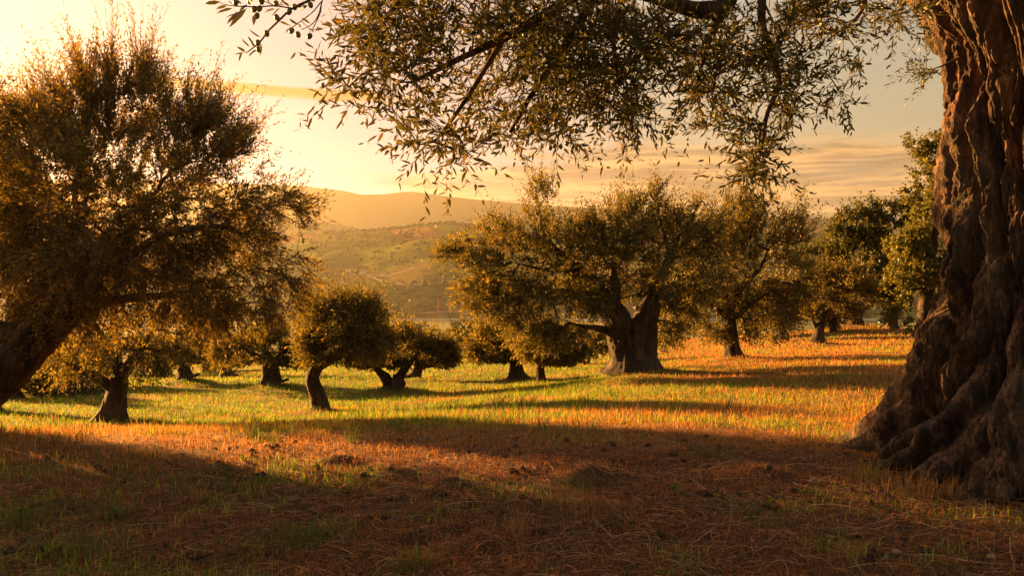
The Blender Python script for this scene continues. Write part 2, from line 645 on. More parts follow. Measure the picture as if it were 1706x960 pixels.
bp = n.new('ShaderNodeBump')
bp.inputs['Strength'].default_value = 0.8
bp.inputs['Distance'].default_value = 0.03
n.put(bp.inputs['Height'], f)
n.l.new(bp.outputs[0], p.inputs['Normal'])
n.l.new(p.outputs[0], out.inputs[0])
M_SOIL = m
gc = cover_colour(GX, GY)
dd = np.hypot(GX, GY)[..., None]
ffar = sstep(dd, 50, 120)
nf = fbm(GX / 60, GY / 60, 5, 4)[..., None]
gc = gc * (1 - ffar) + ffar * (np.array([0.075, 0.085, 0.022]) * (1 + nf) + np.array([0.06, 0.03, 0.005]) * np.clip(nf * 2, 0, 1))
mb = MB()
mb.add(np.stack([GX, GY, GZ], -1), grid_quads(len(gx), len(gy)), None, gc.reshape(-1, 3))
mb.build('ground', M_SOIL, kind='structure')

# ------------------------------------------------------------------ hills beyond the valley
def field_material(name, palette, scale, hedge=0.5):
    """patchwork of fields: Voronoi plots in several crops with dark hedges between"""
    m, n, out = material(name)
    geo = n.new('ShaderNodeNewGeometry')
    pos = geo.outputs['Position']
    w = n.noise(pos, 0.006, 3, 0.5, 0, 1)
    pv = n.vmath('ADD', pos, n.vmath('MULTIPLY', n.vmath('SUBTRACT', w, (0.5, 0.5, 0.5)), (160, 160, 160)))
    pv = n.vmath('MULTIPLY', pv, (1.0, 0.42, 0.9))
    v = n.new('ShaderNodeTexVoronoi')
    n.put(v.inputs['Vector'], pv)
    v.inputs['Scale'].default_value = scale
    s = n.new('ShaderNodeSeparateColor')
    n.l.new(v.outputs['Color'], s.inputs[0])
    c = n.ramp(s.outputs[0], palette)
    for e in c.node.color_ramp.elements:
        pass
    c.node.color_ramp.interpolation = 'CONSTANT'
    ve = n.new('ShaderNodeTexVoronoi', feature='DISTANCE_TO_EDGE')
    n.put(ve.inputs['Vector'], pv)
    ve.inputs['Scale'].default_value = scale
    edge = n.smooth(ve.outputs['Distance'], 0.09, 0.03)
    gapn = n.smooth(n.noise(pos, 0.02, 3), 0.42, 0.56)
    c = n.mix(n.math('MULTIPLY', n.math('MULTIPLY', edge, gapn), hedge), c, (0.022, 0.028, 0.010))
    tn = n.noise(pos, 0.035, 5, 0.7)
    c = n.mix(n.smooth(tn, 0.52, 0.66, 0, 0.8), c, (0.030, 0.036, 0.012))
    fine = n.noise(pos, 0.12, 4, 0.7)
    c = n.mix(1.0, c, n.ramp(fine, [(0.3, (0.6, 0.6, 0.6)), (0.7, (1.35, 1.3, 1.2))]), 'MULTIPLY')
    d = n.new('ShaderNodeBsdfDiffuse')
    n.put(d.inputs[0], c)
    n.l.new(d.outputs[0], out.inputs[0])
    return m


PAL = [(0.0, (0.075, 0.085, 0.022)), (0.16, (0.10, 0.090, 0.030)), (0.32, (0.055, 0.065, 0.02)), (0.46, (0.12, 0.092, 0.036)),
       (0.60, (0.085, 0.10, 0.02)), (0.76, (0.19, 0.095, 0.036)), (0.82, (0.10, 0.11, 0.025)), (0.93, (0.065, 0.07, 0.028))]
M_HILL = field_material('hill_fields', PAL, 0.011)
M_MOUNT = field_material('mountain_slope', [(0.0, (0.06, 0.065, 0.025)), (0.3, (0.09, 0.08, 0.03)), (0.7, (0.05, 0.06, 0.02))], 0.005, 0.2)


class Hill:
    def __init__(s, ridge, d_ridge, d_base, z_base, power, amp, seed, back=0.5, nx=420, nv=150, relief=220.0):
        s.ridge, s.dr, s.db, s.zb, s.pw, s.amp, s.seed, s.relief = np.array(ridge, float), d_ridge, d_base, z_base, power, amp, seed, relief
        s.back, s.nx, s.nv = back, nx, nv

    def at(s, x, v):
        """surface over photo column x; v 0 = foot, 1 = ridge, beyond = far side"""
        x, v = np.broadcast_arrays(np.asarray(x, float), np.asarray(v, float))
        ry = np.interp(x, s.ridge[:, 0], s.ridge[:, 1])
        zr = EYE - (ry - 480) / F * s.dr
        d = s.db + (s.dr - s.db) * v
        X = (x - 853) / F * d
        vv = np.clip(v, 0, 1)
        z = s.zb + (zr - s.zb) * vv ** s.pw
        over = np.clip(v - 1, 0, 10)
        z = z - over * (zr - s.zb) * s.back - over ** 2 * 40
        rel = fbm(X / s.relief + s.seed, d / s.relief, s.seed, 5, 0.5)
        rdg = fbm(X / (s.relief * 1.7) + s.seed, d / (s.relief * 1.7), s.seed + 3, 3, 0.5, True)
        shape = np.sin(np.pi * np.clip(vv, 0.0, 1)) ** 0.8
        z = z + s.amp * shape * (0.8 * rel + 0.6 * (rdg - 0.3))
        z = z + s.amp * 0.05 * fbm(X / 25, d / 25, s.seed, 3)
        return np.stack([X, d, z], -1)

    def build(s, name, mat):
        xs = np.linspace(s.ridge[0, 0], s.ridge[-1, 0], s.nx)
        vs = np.concatenate([np.linspace(-0.05, 1, s.nv), np.linspace(1.03, 1.8, 12)])
        X, V = np.meshgrid(xs, vs)
        mb = MB()
        mb.add(s.at(X, V), grid_quads(s.nx, len(vs)))
        return mb.build(name, mat, kind='structure')

    def pick(s, x, y):
        """surface point seen at photo pixel x, y (nearest to the camera)"""
        v = np.linspace(0, 1, 400)
        p = s.at(np.full(400, x), v)
        py = 480 - (p[:, 2] - EYE) / p[:, 1] * F
        i = int(np.argmax(py < y))
        return p[i]


hill = Hill([(-1500, 440), (0, 408), (480, 392), (520, 389), (600, 384), (640, 381), (700, 373), (740, 371), (800, 371), (850, 367), (880, 369),
             (950, 376), (1100, 381), (1400, 388), (3200, 430)], 1750, 930, -40, 0.85, 26, 2.0)
hill.build('hill', M_HILL)
hill_b = Hill([(-1200, 400), (200, 380), (400, 372), (480, 370), (530, 371), (570, 374), (605, 384), (660, 400), (760, 425)], 2500, 1700, -40, 0.9, 20, 9.0, nx=260, nv=80)
hill_b.build('hill', M_HILL)
mount = Hill([(-1600, 360), (-300, 318), (200, 296), (400, 306), (500, 309), (540, 314), (570, 317), (600, 324), (640, 324), (665, 320), (690, 319), (720, 324), (780, 331),
              (900, 342), (1000, 347), (1060, 349), (1090, 351), (1200, 357), (1500, 368), (3400, 420)], 4100, 2500, -40, 1.0, 45, 4.0, nx=360, nv=90, relief=600.0)
mount.build('mountain', M_MOUNT)

# ------------------------------------------------------------------ leaves and shoots
def shoot_leaves(S, D, L, nl, ll, lw, rng, bend=None, spread=0.75, jitter=0.25):
    """leaves in opposite pairs along shoots. returns base, dir, side, length, width (per leaf)"""
    n = len(S)
    t = np.linspace(0.1, 1.0, nl)[None] + rng.normal(0, 0.02, (n, nl))
    a = unit(np.cross(D, rng.normal(size=(n, 3))))
    b = np.cross(D, a)
    ph = rng.uniform(0, 6.28, (n, 1)) + (np.arange(nl)[None] // 2) * 1.57 + (np.arange(nl)[None] % 2) * math.pi + rng.normal(0, 0.3, (n, nl))
    rad = np.cos(ph)[..., None] * a[:, None] + np.sin(ph)[..., None] * b[:, None]
    bd = np.zeros((n, 3)) if bend is None else bend
    pos = S[:, None] + D[:, None] * (L[:, None] * t)[..., None] + bd[:, None] * (t ** 2)[..., None]
    tan = unit(D[:, None] * L[:, None, None] + 2 * bd[:, None] * t[..., None])
    A = np.clip(rng.normal(spread, 0.2, (n, nl)), 0.15, 1.4)[..., None]
    ld = unit(tan * np.cos(A) + rad * np.sin(A) + rng.normal(0, jitter, (n, nl, 3)))
    side = unit(np.cross(ld, tan + rng.normal(0, 0.5, (n, nl, 3))))
    le = ll * rng.uniform(0.65, 1.25, (n, nl)) * np.where(t > 0.92, 0.7, 1.0)
    wi = lw * rng.uniform(0.75, 1.2, (n, nl))
    return pos.reshape(-1, 3), ld.reshape(-1, 3), side.reshape(-1, 3), le.ravel(), wi.ravel()


def leaf_colours(n, rng, lo, hi, yellow=0.06):
    k = rng.beta(1.6, 1.8, n)[:, None]
    c = np.asarray(lo) * (1 - k) + np.asarray(hi) * k
    y = rng.random_sample(n) < yellow
    c[y] = np.array([0.20, 0.13, 0.03]) * rng.uniform(0.6, 1.2, (y.sum(), 1))
    return c


def add_leaves(mb, lv, cols, fine=False):
    b, d, s, l, w = lv
    nrm = np.cross(d, s)
    l = l[:, None]
    w = w[:, None]
    n = len(b)
    if fine:
        v = np.stack([b, b + d * l * 0.32 + s * w * 0.5 + nrm * w * 0.12, b + d * l * 0.7 + s * w * 0.40 + nrm * (w * 0.1 - l * 0.02),
                      b + d * l - nrm * l * 0.06, b + d * l * 0.7 - s * w * 0.40 + nrm * (w * 0.1 - l * 0.02), b + d * l * 0.32 - s * w * 0.5 + nrm * w * 0.12], 1)
        i = np.arange(n)[:, None] * 6
        q = np.concatenate([i + np.array([[0, 1, 2, 3]]), i + np.array([[0, 3, 4, 5]])])
        mb.add(v, q, None, np.repeat(cols, 6, 0))
    else:
        v = np.stack([b, b + d * l * 0.45 + s * w * 0.5, b + d * l - nrm * l * 0.05, b + d * l * 0.45 - s * w * 0.5], 1)
        mb.add(v, np.arange(n * 4).reshape(n, 4), None, np.repeat(cols, 4, 0))


def add_stems(mb, S, D, L, bend, r0, K=4):
    """thin three-sided stems of shoots, all at once"""
    n = len(S)
    t = np.linspace(0, 1, K)
    p = S[:, None] + D[:, None] * (L[:, None] * t[None])[..., None] + bend[:, None] * (t ** 2)[None, :, None]
    a = unit(np.cross(D, np.array([0.31, 0.2, 0.93])))
    b = np.cross(D, a)
    r = (r0 * (1 - 0.75 * t))[None, :, None, None] * np.ones((n, 1, 1, 1))
    th = np.array([0, 2.094, 4.189])
    ring = np.cos(th)[None, :, None] * a[:, None] + np.sin(th)[None, :, None] * b[:, None]
    v = p[:, :, None] + r * ring[:, None]
    q = grid_quads(3, K, True)
    q = (np.arange(n)[:, None, None] * (3 * K) + q[None]).reshape(-1, 4)
    mb.add(v, q, None, (0.5, 0.5, 0.5))


class Tree:
    """limb skeleton -> branches that reach tips spread through crown lobes -> shoots -> leaves"""
    def __init__(s, d, seed):
        s.d = d
        s.rng = np.random.RandomState(seed)
        s.pos, s.par, s.skel_r = [], [], []
        s.limbs = []

    def w(s, x, y, dd=0.0):
        """photo pixel -> world; dd = metres nearer (-) or farther (+) than the trunk, kept at the same size"""
        p = P(x, y, s.d)
        p[1] += dd
        return p

    def skeleton(s, pts, npt=None, wander=0.0):
        """pts: (x, y, dd, radius in m)"""
        a = np.array([[*s.w(x, y, dd), r] for (x, y, dd, r) in pts])
        ln = np.linalg.norm(np.diff(a[:, :3], axis=0), axis=1).sum()
        n = npt or max(4, int(ln / 0.18))
        a = resample(a, n)
        if wander:
            q = np.linspace(0, 1, n)
            for k in range(3):
                a[:, k] += wander * ln * perlin(q * ln * 1.6 + 17.3 * len(s.limbs), 5.1 * k + s.d, 0.5) * np.sin(np.pi * np.minimum(q * 1.2, 1) * 0.9)
        s.limbs.append(a)
        base = len(s.pos)
        for i in range(n):
            s.pos.append(a[i, :3])
            s.par.append(base + i - 1 if i else -1)
            s.skel_r.append(a[i, 3])
        return a

    def grow(s, tips, tip_c, start=0.0, step=0.22, sag=0.06):
        """connect every tip to the growing skeleton; returns branch chains"""
        rng = s.rng
        pos = np.zeros((len(s.pos) + len(tips) * 24, 3))
        n = len(s.pos)
        pos[:n] = s.pos
        r0 = np.array(s.skel_r)
        pen = np.zeros(len(pos))
        zmin = pos[:n, 2].min()
        zmax = pos[:n, 2].max()
        pen[:n] = np.where((pos[:n, 2] - zmin) < start * (zmax - zmin), 4.0, 0.0)
        rad = np.zeros(len(pos))
        rad[:n] = r0
        d0 = np.min(np.linalg.norm(tips[:, None] - pos[None, :n], axis=-1) + pen[None, :n], axis=1)
        chains = []
        cnt = np.zeros(len(pos))
        parent = np.full(len(pos), -1)
        for k in np.argsort(d0):
            tp = tips[k]
            dist = np.linalg.norm(pos[:n] - tp, axis=1)
            j = int(np.argmin(dist + pen[:n] + np.where(pos[:n, 2] > tp[2] + 0.1, 0.12, 0.0)))
            a = pos[j]
            ln = dist[j]
            m = max(2, min(20, int(ln / step) + 1))
            t = np.linspace(0, 1, m + 1)[1:]
            mid = rng.normal(0, 0.09 * ln, 3) + np.array([0, 0, sag * ln])
            c = a + (tp - a) * t[:, None] + mid * (4 * t * (1 - t))[:, None] + rng.normal(0, 0.03 * ln, (m, 3)) * (1 - t)[:, None]
            idx = list(range(n, n + m))
            pos[n:n + m] = c
            parent[n] = j
            for q in range(1, m):
                parent[n + q] = n + q - 1
            n += m
            chains.append([j] + idx)
            u = idx[-1]
            while u >= 0:
                cnt[u] += 1
                u = parent[u]
        s.gpos, s.gcnt, s.grad = pos[:n], cnt[:n], rad[:n]
        s.chains = chains
        return chains

    def branch_mesh(s, mb, r_tip, power=0.45, sides=5, rmax=0.2):
        for ch in s.chains:
            p = s.gpos[ch]
            r = np.minimum(r_tip * np.maximum(s.gcnt[ch], 1) ** power, rmax)
            r[0] = r[1]
            r[-1] *= 0.6
            k = sides if r[1] > 2.2 * r_tip else 4
            tube(mb, p, r, k, bump=0.0, cap=False)


def lobe_points(t, lobes, n, rng, shell=0.45, gap=1.0):
    """n points in the lobes (x, y, rx, ry px; dd, rdd m), outer shell denser. returns points, lobe centres"""
    vol = np.array([l[2] * l[3] * l[5] for l in lobes]) ** 0.8
    vol = vol / vol.sum()
    n_out, n = n, int(n * 1.5)
    which = rng.choice(len(lobes), n, p=vol)
    u = unit(rng.normal(size=(n, 3)))
    rr = rng.random_sample(n) ** shell
    k = t.d / F
    L = np.array([[*t.w(l[0], l[1], l[4]), l[2] * k, l[5], l[3] * k] for l in lobes])[which]
    p = L[:, :3] + u * rr[:, None] * L[:, 3:]
    sc = 3.2 / max(0.6, np.ptp(p[:, 0]))
    cl = fbm(p[:, 0] * sc + t.d, p[:, 1] * sc, p[:, 2] * sc * 1.2, 2) * gap + rng.normal(0, 0.12, n)
    k = np.sort(np.argsort(-cl)[:n_out])
    return p[k], L[k, :3]


def fluted_trunk(mb, pts, sides=28, seed=0.0, flute=0.16, flare=0.8, flare_h=0.35, rings=40, knob=0.08):
    """pts rows: x y z r from the foot up"""
    a = resample(pts, rings)
    p, r = a[:, :3], a[:, 3]
    A, B = frames(p)
    s = np.concatenate([[0], np.cumsum(np.linalg.norm(np.diff(p, axis=0), axis=1))])
    th = np.linspace(0, 2 * np.pi, sides, endpoint=False)[None]
    S = s[:, None]
    r0 = r.mean()
    tw = th + 0.35 * S / max(r0 * 4, 0.1) + 0.25 * fbm(S / r0 * 0.3, seed, 1.0, 2)
    fl = fbm(np.cos(tw) * 2.0 + seed, np.sin(tw) * 2.0, S / r0 * 0.10 + seed, 3, 0.55, True)
    kn = fbm(np.cos(th) * 1.4 + seed, np.sin(th) * 1.4 + 4, S / r0 * 0.5, 3)
    fine = fbm(np.cos(tw) * 6 + seed, np.sin(tw) * 6, S / r0 * 0.5 + 9, 3, 0.6)
    lob = 1 + 0.3 * fbm(np.cos(th) * 1.7 + seed, np.sin(th) * 1.7, seed, 2, 0.5)
    fr = flare * np.exp(-S / flare_h) * lob
    rr = r[:, None] * (1 + flute * (fl - 0.25) + knob * kn * 2 + 0.07 * fine + fr)
    v = p[:, None] + rr[..., None] * (A[:, None] * np.cos(th)[..., None] + B[:, None] * np.sin(th)[..., None])
    mb.add(v, grid_quads(sides, rings, True))


OLIVE_LO, OLIVE_HI = (0.034, 0.038, 0.012), (0.125, 0.115, 0.034)


def leaf_parts(parent, origin, lv, cols, count, mat, vis_d=None, palette=8):
    """the leaves that show largest become objects of their own (shared meshes); returns the mask of the rest"""
    b, d, s, l, w = lv
    c = b + d * l[:, None] * 0.5
    px = 853 + c[:, 0] / c[:, 1] * F
    py = 480 - (c[:, 2] - EYE) / c[:, 1] * F
    view = unit(c - np.array([0, 0, EYE]))
    nrm = np.cross(d, s)
    across = np.linalg.norm(np.cross(view, d), axis=1) * l
    face = np.abs((nrm * view).sum(1))
    size = np.where((px > 6) & (px < 1700) & (py > 6) & (py < 950), across * (0.35 + face) / c[:, 1], 0)
    if vis_d is not None:
        size = size * (c[:, 1] < np.quantile(c[:, 1], vis_d))
    pick = np.argsort(-size)[:count]
    meshes = []
    ix = np.array_split(np.argsort(cols[pick].sum(1)), palette)
    shape = (np.zeros((1, 3)), np.array([[1.0, 0, 0]]), np.array([[0, 1.0, 0]]), np.ones(1), np.full(1, 0.2))
    for grp in ix:
        mbl = MB()
        add_leaves(mbl, shape, cols[pick][grp].mean(0, keepdims=True), True)
        me = mbl.mesh('leaf', mat)
        for g in grp:
            i = pick[g]
            o = bpy.data.objects.new('leaf', me)
            COL.objects.link(o)
            o.parent = parent
            sw = w[i] / 0.2
            mtx = Matrix(((d[i][0] * l[i], s[i][0] * sw, nrm[i][0] * sw, b[i][0] - origin[0]),
                          (d[i][1] * l[i], s[i][1] * sw, nrm[i][1] * sw, b[i][1] - origin[1]),
                          (d[i][2] * l[i], s[i][2] * sw, nrm[i][2] * sw, b[i][2] - origin[2]), (0, 0, 0, 1)))
            o.matrix_basis = mtx
    mask = np.ones(len(b), bool)
    mask[pick] = False
    return mask


def subset(lv, m):
    return tuple(a[m] for a in lv)


def make_tree(name, label, cat, group, foot, d, trunk, limbs, lobes, ntips, seed, shoots=5, nl=12, ll=0.10, lw=0.028,
              sl=(0.3, 0.6), up=0.6, droop=0.0, shell=0.5, r_tip=0.006, leaf=None, lo=OLIVE_LO, hi=OLIVE_HI, near=False,
              flare=0.8, flare_h=0.35, sides=26, flute=0.16, extra_trunks=(), start=0.25, parts=0, yellow=0.05, spread=0.75, rings=40, stems=False,
              rmax=0.12, vis_d=None, clear=None, gap=1.0):
    """trunk, limbs: (x, y, dd, r) in photo pixels, metres of depth, metres of radius"""
    leaf = leaf or M_LEAF
    t = Tree(d, seed)
    ntips = int(ntips * 1.45)
    rng = t.rng
    f = P(*foot, d)
    base = on_ground(f[0], f[1])
    root = thing(name, base, label, cat, group)
    tr = t.skeleton(trunk)
    mb = MB()
    pts = [[*t.w(x, y, dd), r] for (x, y, dd, r) in trunk]
    gz = float(ground_z(pts[0][0], pts[0][1]))
    pts[0][2] = gz - 0.06
    fluted_trunk(mb, pts, sides, seed * 1.7, flute, flare, flare_h, rings)
    for k, et in enumerate(extra_trunks):
        t.skeleton(et)
        pe = [[*t.w(x, y, dd), r] for (x, y, dd, r) in et]
        fluted_trunk(mb, pe, max(12, sides - 8), seed * 2.3 + k, flute, 0.1, 0.2, rings)
    mb.build('trunk', M_BARK, root, base)
    mb = MB()
    for lm in limbs:
        a = t.skeleton(lm, wander=0.035)
        tube(mb, a[:, :3], a[:, 3] * (1 - 0.85 * sstep(np.linspace(0, 1, len(a)), 0.45, 1.0)), 10, bump=0.28, seed=seed + len(t.limbs))
    tips, tc = lobe_points(t, lobes, ntips, rng, shell, gap)
    tips[:, 2] = np.maximum(tips[:, 2], ground_z(tips[:, 0], tips[:, 1]) + 0.3)
    t.grow(tips, tc, start)
    t.branch_mesh(mb, r_tip, rmax=rmax)
    # shoots at and just below each tip
    S, D, L = [], [], []
    for k, ch in enumerate(t.chains):
        e = t.gpos[ch[-1]]
        a = t.gpos[ch[-2]]
        dirv = unit(e - a)
        order = len(S)
        for q in range(shoots):
            u = rng.random_sample()
            S.append(a + (e - a) * u if q else e)
            D.append(dirv)
            L.append(rng.uniform(*sl))
    S, D, L = np.array(S), np.array(D), np.array(L)
    tcs = np.repeat(np.array([tc[k] for k in np.argsort(np.arange(len(tc)))]), 1, 0)
    # the chains follow the order in which tips were joined: outward direction from the crown's middle
    mid = tips.mean(0)
    outw = unit((S - mid) * np.array([1, 1, 1.0]))
    topness = sstep(outw[:, 2], -0.2, 0.75)[:, None]
    D = unit(D * 0.4 + outw * 0.55 + rng.normal(0, 0.45, S.shape) + np.array([0, 0, 1.0]) * (up * topness * 1.5 - droop * (1 - topness)))
    L = L * (1 + 1.0 * topness[:, 0] * (rng.random_sample(len(L)) < 0.28))
    bend = np.array([0, 0, 1.0]) * (L * rng.uniform(-0.1, 0.15, len(L)) * up - L * droop * 0.5 * (1 - topness[:, 0]))[:, None]
    if stems:
        add_stems(mb, S, D, L, bend, 0.0028 if near else 0.005)
    mb.build('branches', M_BARK if not near else M_TWIG, root, base)
    lv = shoot_leaves(S, D, L, nl, ll, lw, rng, bend, spread)
    if clear is not None:
        zc = P(0, clear, d)[2]
        lv = subset(lv, lv[0][:, 2] > zc + 0.16 * fbm(lv[0][:, 0] * 1.5, lv[0][:, 1] * 1.5, seed, 2) + rng.uniform(-.05, .05, len(lv[0])))
    cols = leaf_colours(len(lv[0]), rng, lo, hi, yellow)
    if parts:
        keep = leaf_parts(root, base, lv, cols, parts, leaf, vis_d)
        lv, cols = subset(lv, keep), cols[keep]
    mb = MB()
    add_leaves(mb, lv, cols)
    mb.build('crown', leaf, root, base, smooth=False, kind='stuff')
    return root, t, base


def auto_lobes(cx, cy_, rx, ry, d, n, seed, depth=None):
    """several uneven lobes inside an elliptical crown outline"""
    rng = np.random.RandomState(seed)
    k = d / F
    D = depth or rx * k
    rx, ry = rx * 0.86, ry * 0.72
    cy_ = cy_ - ry * 0.06
    out = [(cx, cy_, rx * 0.5, ry * 0.5, 0, D * 0.5)]
    for i in range(n):
        a = 2 * math.pi * (i + rng.uniform(-0.35, 0.35)) / n
        q = rng.uniform(0.52, 0.85)
        s = rng.uniform(0.24, 0.44)
        out.append((cx + rx * q * math.cos(a), cy_ - ry * q * math.sin(a) * 0.95, rx * s, ry * s * 1.05, rng.uniform(-0.5, 0.5) * D, D * s))
    return out

# ------------------------------------------------------------------ the old olive tree on the right: trunk
TX, TY = float(P(1740, 790, 6.7)[0]) + 0.17, 6.75
tz = float(ground_z(TX, TY))
old = thing('old_olive_tree', (TX, TY, tz), 'massive old olive tree with gnarled spreading roots, its trunk filling the right edge', 'olive tree', 'olive trees of the grove')
th_dense = np.linspace(R(120), R(250), 400)
th_rest = np.linspace(R(250), R(480), 60)[1:-1]
th = np.concatenate([th_dense, th_rest])
hh = np.concatenate([np.linspace(-0.35, 1.6, 170), np.linspace(1.6, 4.75, 190)[1:]])
TH, H = np.meshgrid(th, hh)
Rh = np.interp(hh, [-0.4, 0.0, 0.3, 0.6, 1.0, 1.5, 2.1, 2.8, 3.5, 4.0, 4.75], [1.24, 1.14, 1.07, 1.02, 0.97, 0.93, 0.89, 0.865, 0.86, 0.93, 1.02])
Rh = np.convolve(np.pad(Rh, 12, 'edge'), np.ones(25) / 25, 'valid')[:, None]


def angd(a, b):
    return (a - b + np.pi) % (2 * np.pi) - np.pi


# buttress roots: (angle at ground, drift with height, reach, half-width, rise)
BUT = [(126, 8, 0.50, 9, 0.55), (141, 12, 0.62, 8, 0.58), (156, 16, 0.66, 7, 0.55), (170, 24, 0.46, 6, 0.7), (185, 27, 0.76, 7, 0.55), (201, 24, 0.46, 7, 0.75), (216, 17, 0.60, 8, 0.6),
       (232, 12, 0.50, 8, 0.7), (249, 4, 0.55, 11, 0.6), (285, 0, 0.5, 18, 0.6), (330, 0, 0.5, 18, 0.6), (20, 0, 0.5, 18, 0.6), (60, 0, 0.5, 18, 0.6), (98, 0, 0.45, 14, 0.6)]
rr = Rh + np.zeros_like(TH)
Hp = np.maximum(H, 0)
groove = np.zeros_like(TH)
wn = 0.12 * fbm(np.cos(TH) * 2, np.sin(TH) * 2, H * 0.9, 3)
for (a0, dr, reach, wd, rise) in BUT:
    d = angd(TH, R(a0) + R(dr) * np.minimum(Hp, 2.2) ** 0.9 + wn * 1.3)
    w = R(wd) * 1.05
    prof = np.exp(-(d / w) ** 2)
    k = reach * np.exp(-Hp / rise) + 0.17 * np.exp(-Hp / 1.9)
    rr += k * prof
    groove = np.maximum(groove, prof)
rr -= 0.30 * (1 - groove) ** 2 * np.exp(-Hp / 1.3)
# twisting fibres, knots, bark plates, hollows
tw = TH + 0.16 * H + 0.30 * fbm(np.cos(TH) * 1.5, np.sin(TH) * 1.5, H * 0.55 + 3, 3)
C, S_ = np.cos(tw), np.sin(tw)
rr += 0.11 * fbm(np.cos(TH) * 1.8 + 9, np.sin(TH) * 1.8, H * 1.25, 3)


def crevice(a, b, c, p=0.55):
    return np.minimum(np.abs(perlin(a, b, c)) * 2.2, 1) ** p


rr += 0.21 * (crevice(C * 2.6, S_ * 2.6, H * 0.40, 0.85) - 0.6)
rr += 0.065 * (crevice(C * 6 + 4, S_ * 6, H * 0.60, 0.8) - 0.6)
w1, w2 = 0.35 * fbm(C * 5, S_ * 5, H * 2.2, 3), 0.35 * fbm(C * 5 + 8, S_ * 5, H * 2.2 + 5, 3)
up_w = 0.45 + 0.55 * sstep(H, 0.6, 1.8)
pl1 = crevice(C * 10 + w1, S_ * 10 + w2, H * 1.1 + w1, 0.8)
pl2 = crevice(C * 23 + w2 * 2, S_ * 23 + 3, H * 3.0 + w1 * 2, 0.8)
pl3 = crevice(C * 46, S_ * 46 + 7 + w1 * 3, H * 8.0 + w2 * 3, 0.8)
rr += 0.072 * (pl1 - 0.6) * up_w + 0.036 * (pl2 - 0.6) * (0.7 + 0.3 * up_w) + 0.020 * (pl3 - 0.6)
rr += 0.026 * fbm(C * 28, S_ * 28, H * 9.0, 4, 0.65)
lump = np.maximum(fbm(np.cos(TH) * 5 + 2, np.sin(TH) * 5, H * 3.6, 2), 0)
rr += 0.11 * lump * np.exp(-Hp / 1.1)
for (a0, h0, wa, wh, dp) in [(176, 1.48, 4.0, 0.10, 0.26), (187, 1.50, 3.2, 0.13, 0.24), (196, 2.5, 2.2, 0.3, 0.10), (208, 3.0, 2.0, 0.4, 0.12), (172, 0.35, 3.4, 0.38, 0.22),
                             (193, 0.45, 4.0, 0.35, 0.26), (214, 0.9, 3.5, 0.30, 0.2), (160, 0.75, 2.6, 0.3, 0.16), (200, 1.25, 2.6, 0.24, 0.14), (182, 1.95, 1.8, 0.28, 0.10),
                             (170, 2.6, 1.8, 0.35, 0.09), (189, 3.4, 1.8, 0.4, 0.10), (218, 2.2, 2.4, 0.5, 0.13)]:
    da = angd(TH + wn, R(a0)) / R(wa)
    rr -= dp * np.exp(-da ** 2 - ((H - h0) / wh) ** 2)
rr += 0.30 * np.exp(-(angd(TH, R(152)) / R(30)) ** 2) * sstep(H, 3.3, 4.6)
CXl = TX + 0.10 * sstep(H, 0, 3) - 0.06 * sstep(H, 3, 4.7)
V = np.stack([CXl + rr * np.cos(TH), TY + rr * np.sin(TH), tz + H], -1)
mb = MB()
mb.add(V, grid_quads(len(th), len(hh), True))
mb.build('trunk', M_BARK2, old, (TX, TY, tz))

# ------------------------------------------------------------------ its limbs and overhanging foliage
ct = Tree(3.2, 5)


def wskel(t, pts):
    a = np.array([[*P(x, y, d), r] for (x, y, d, r) in pts])
    ln = np.linalg.norm(np.diff(a[:, :3], axis=0), axis=1).sum()
    n = max(5, int(ln / 0.09))
    a = resample(a, n)
    b0 = len(t.pos)
    for i in range(n):
        t.pos.append(a[i, :3])
        t.par.append(b0 + i - 1 if i else -1)
        t.skel_r.append(a[i, 3])
    return a


LIMBS = [
    [(1680, -60, 6.7, .30), (1600, -110, 6.3, .24), (1480, -190, 5.3, .15), (1330, -190, 4.4, .095), (1235, -70, 3.8, .06), (1208, 5, 3.6, .048), (1165, 16, 3.5, .036),
     (1100, -2, 3.4, .03), (1000, -25, 3.3, .025), (900, 28, 3.2, .02), (840, 62, 3.1, .016), (760, 100, 3.0, .011), (690, 135, 2.95, .007)],
    [(1330, -190, 4.4, .06), (1285, -60, 3.7, .022), (1268, 25, 3.5, .019), (1285, 85, 3.45, .016), (1298, 138, 3.4, .013), (1278, 190, 3.4, .010), (1268, 255, 3.35, .006)],
    [(1480, -190, 5.3, .07), (1440, -80, 4.3, .02), (1440, 5, 4.0, .012), (1400, 60, 3.9, .008)],
    [(1000, -25, 3.3, .022), (945, 70, 3.3, .016), (890, 150, 3.25, .012), (850, 220, 3.2, .007)],
    [(1208, 5, 3.6, .03), (1176, 80, 3.5, .013), (1160, 150, 3.4, .008)],
    [(1235, -70, 3.8, .04), (1000, -150, 3.2, .03), (800, -90, 2.9, .022), (690, -20, 2.8, .014), (640, 30, 2.75, .007)],
    [(1000, -25, 3.3, .02), (1020, 60, 3.35, .012), (1030, 140, 3.3, .007)],
    [(840, 62, 3.1, .012), (780, 160, 3.05, .009), (730, 230, 3.0, .006)],
    [(1600, 95, 6.3, .012), (1572, 108, 6.0, .007), (1552, 116, 5.6, .004)],
]
mb = MB()
for k, lm in enumerate(LIMBS):
    a = wskel(ct, lm)
    tube(mb, a[:, :3], a[:, 3], 14 if k == 0 else 8, bump=0.3, seed=k)
mb.build('limb', M_BARK2, old, (TX, TY, tz))
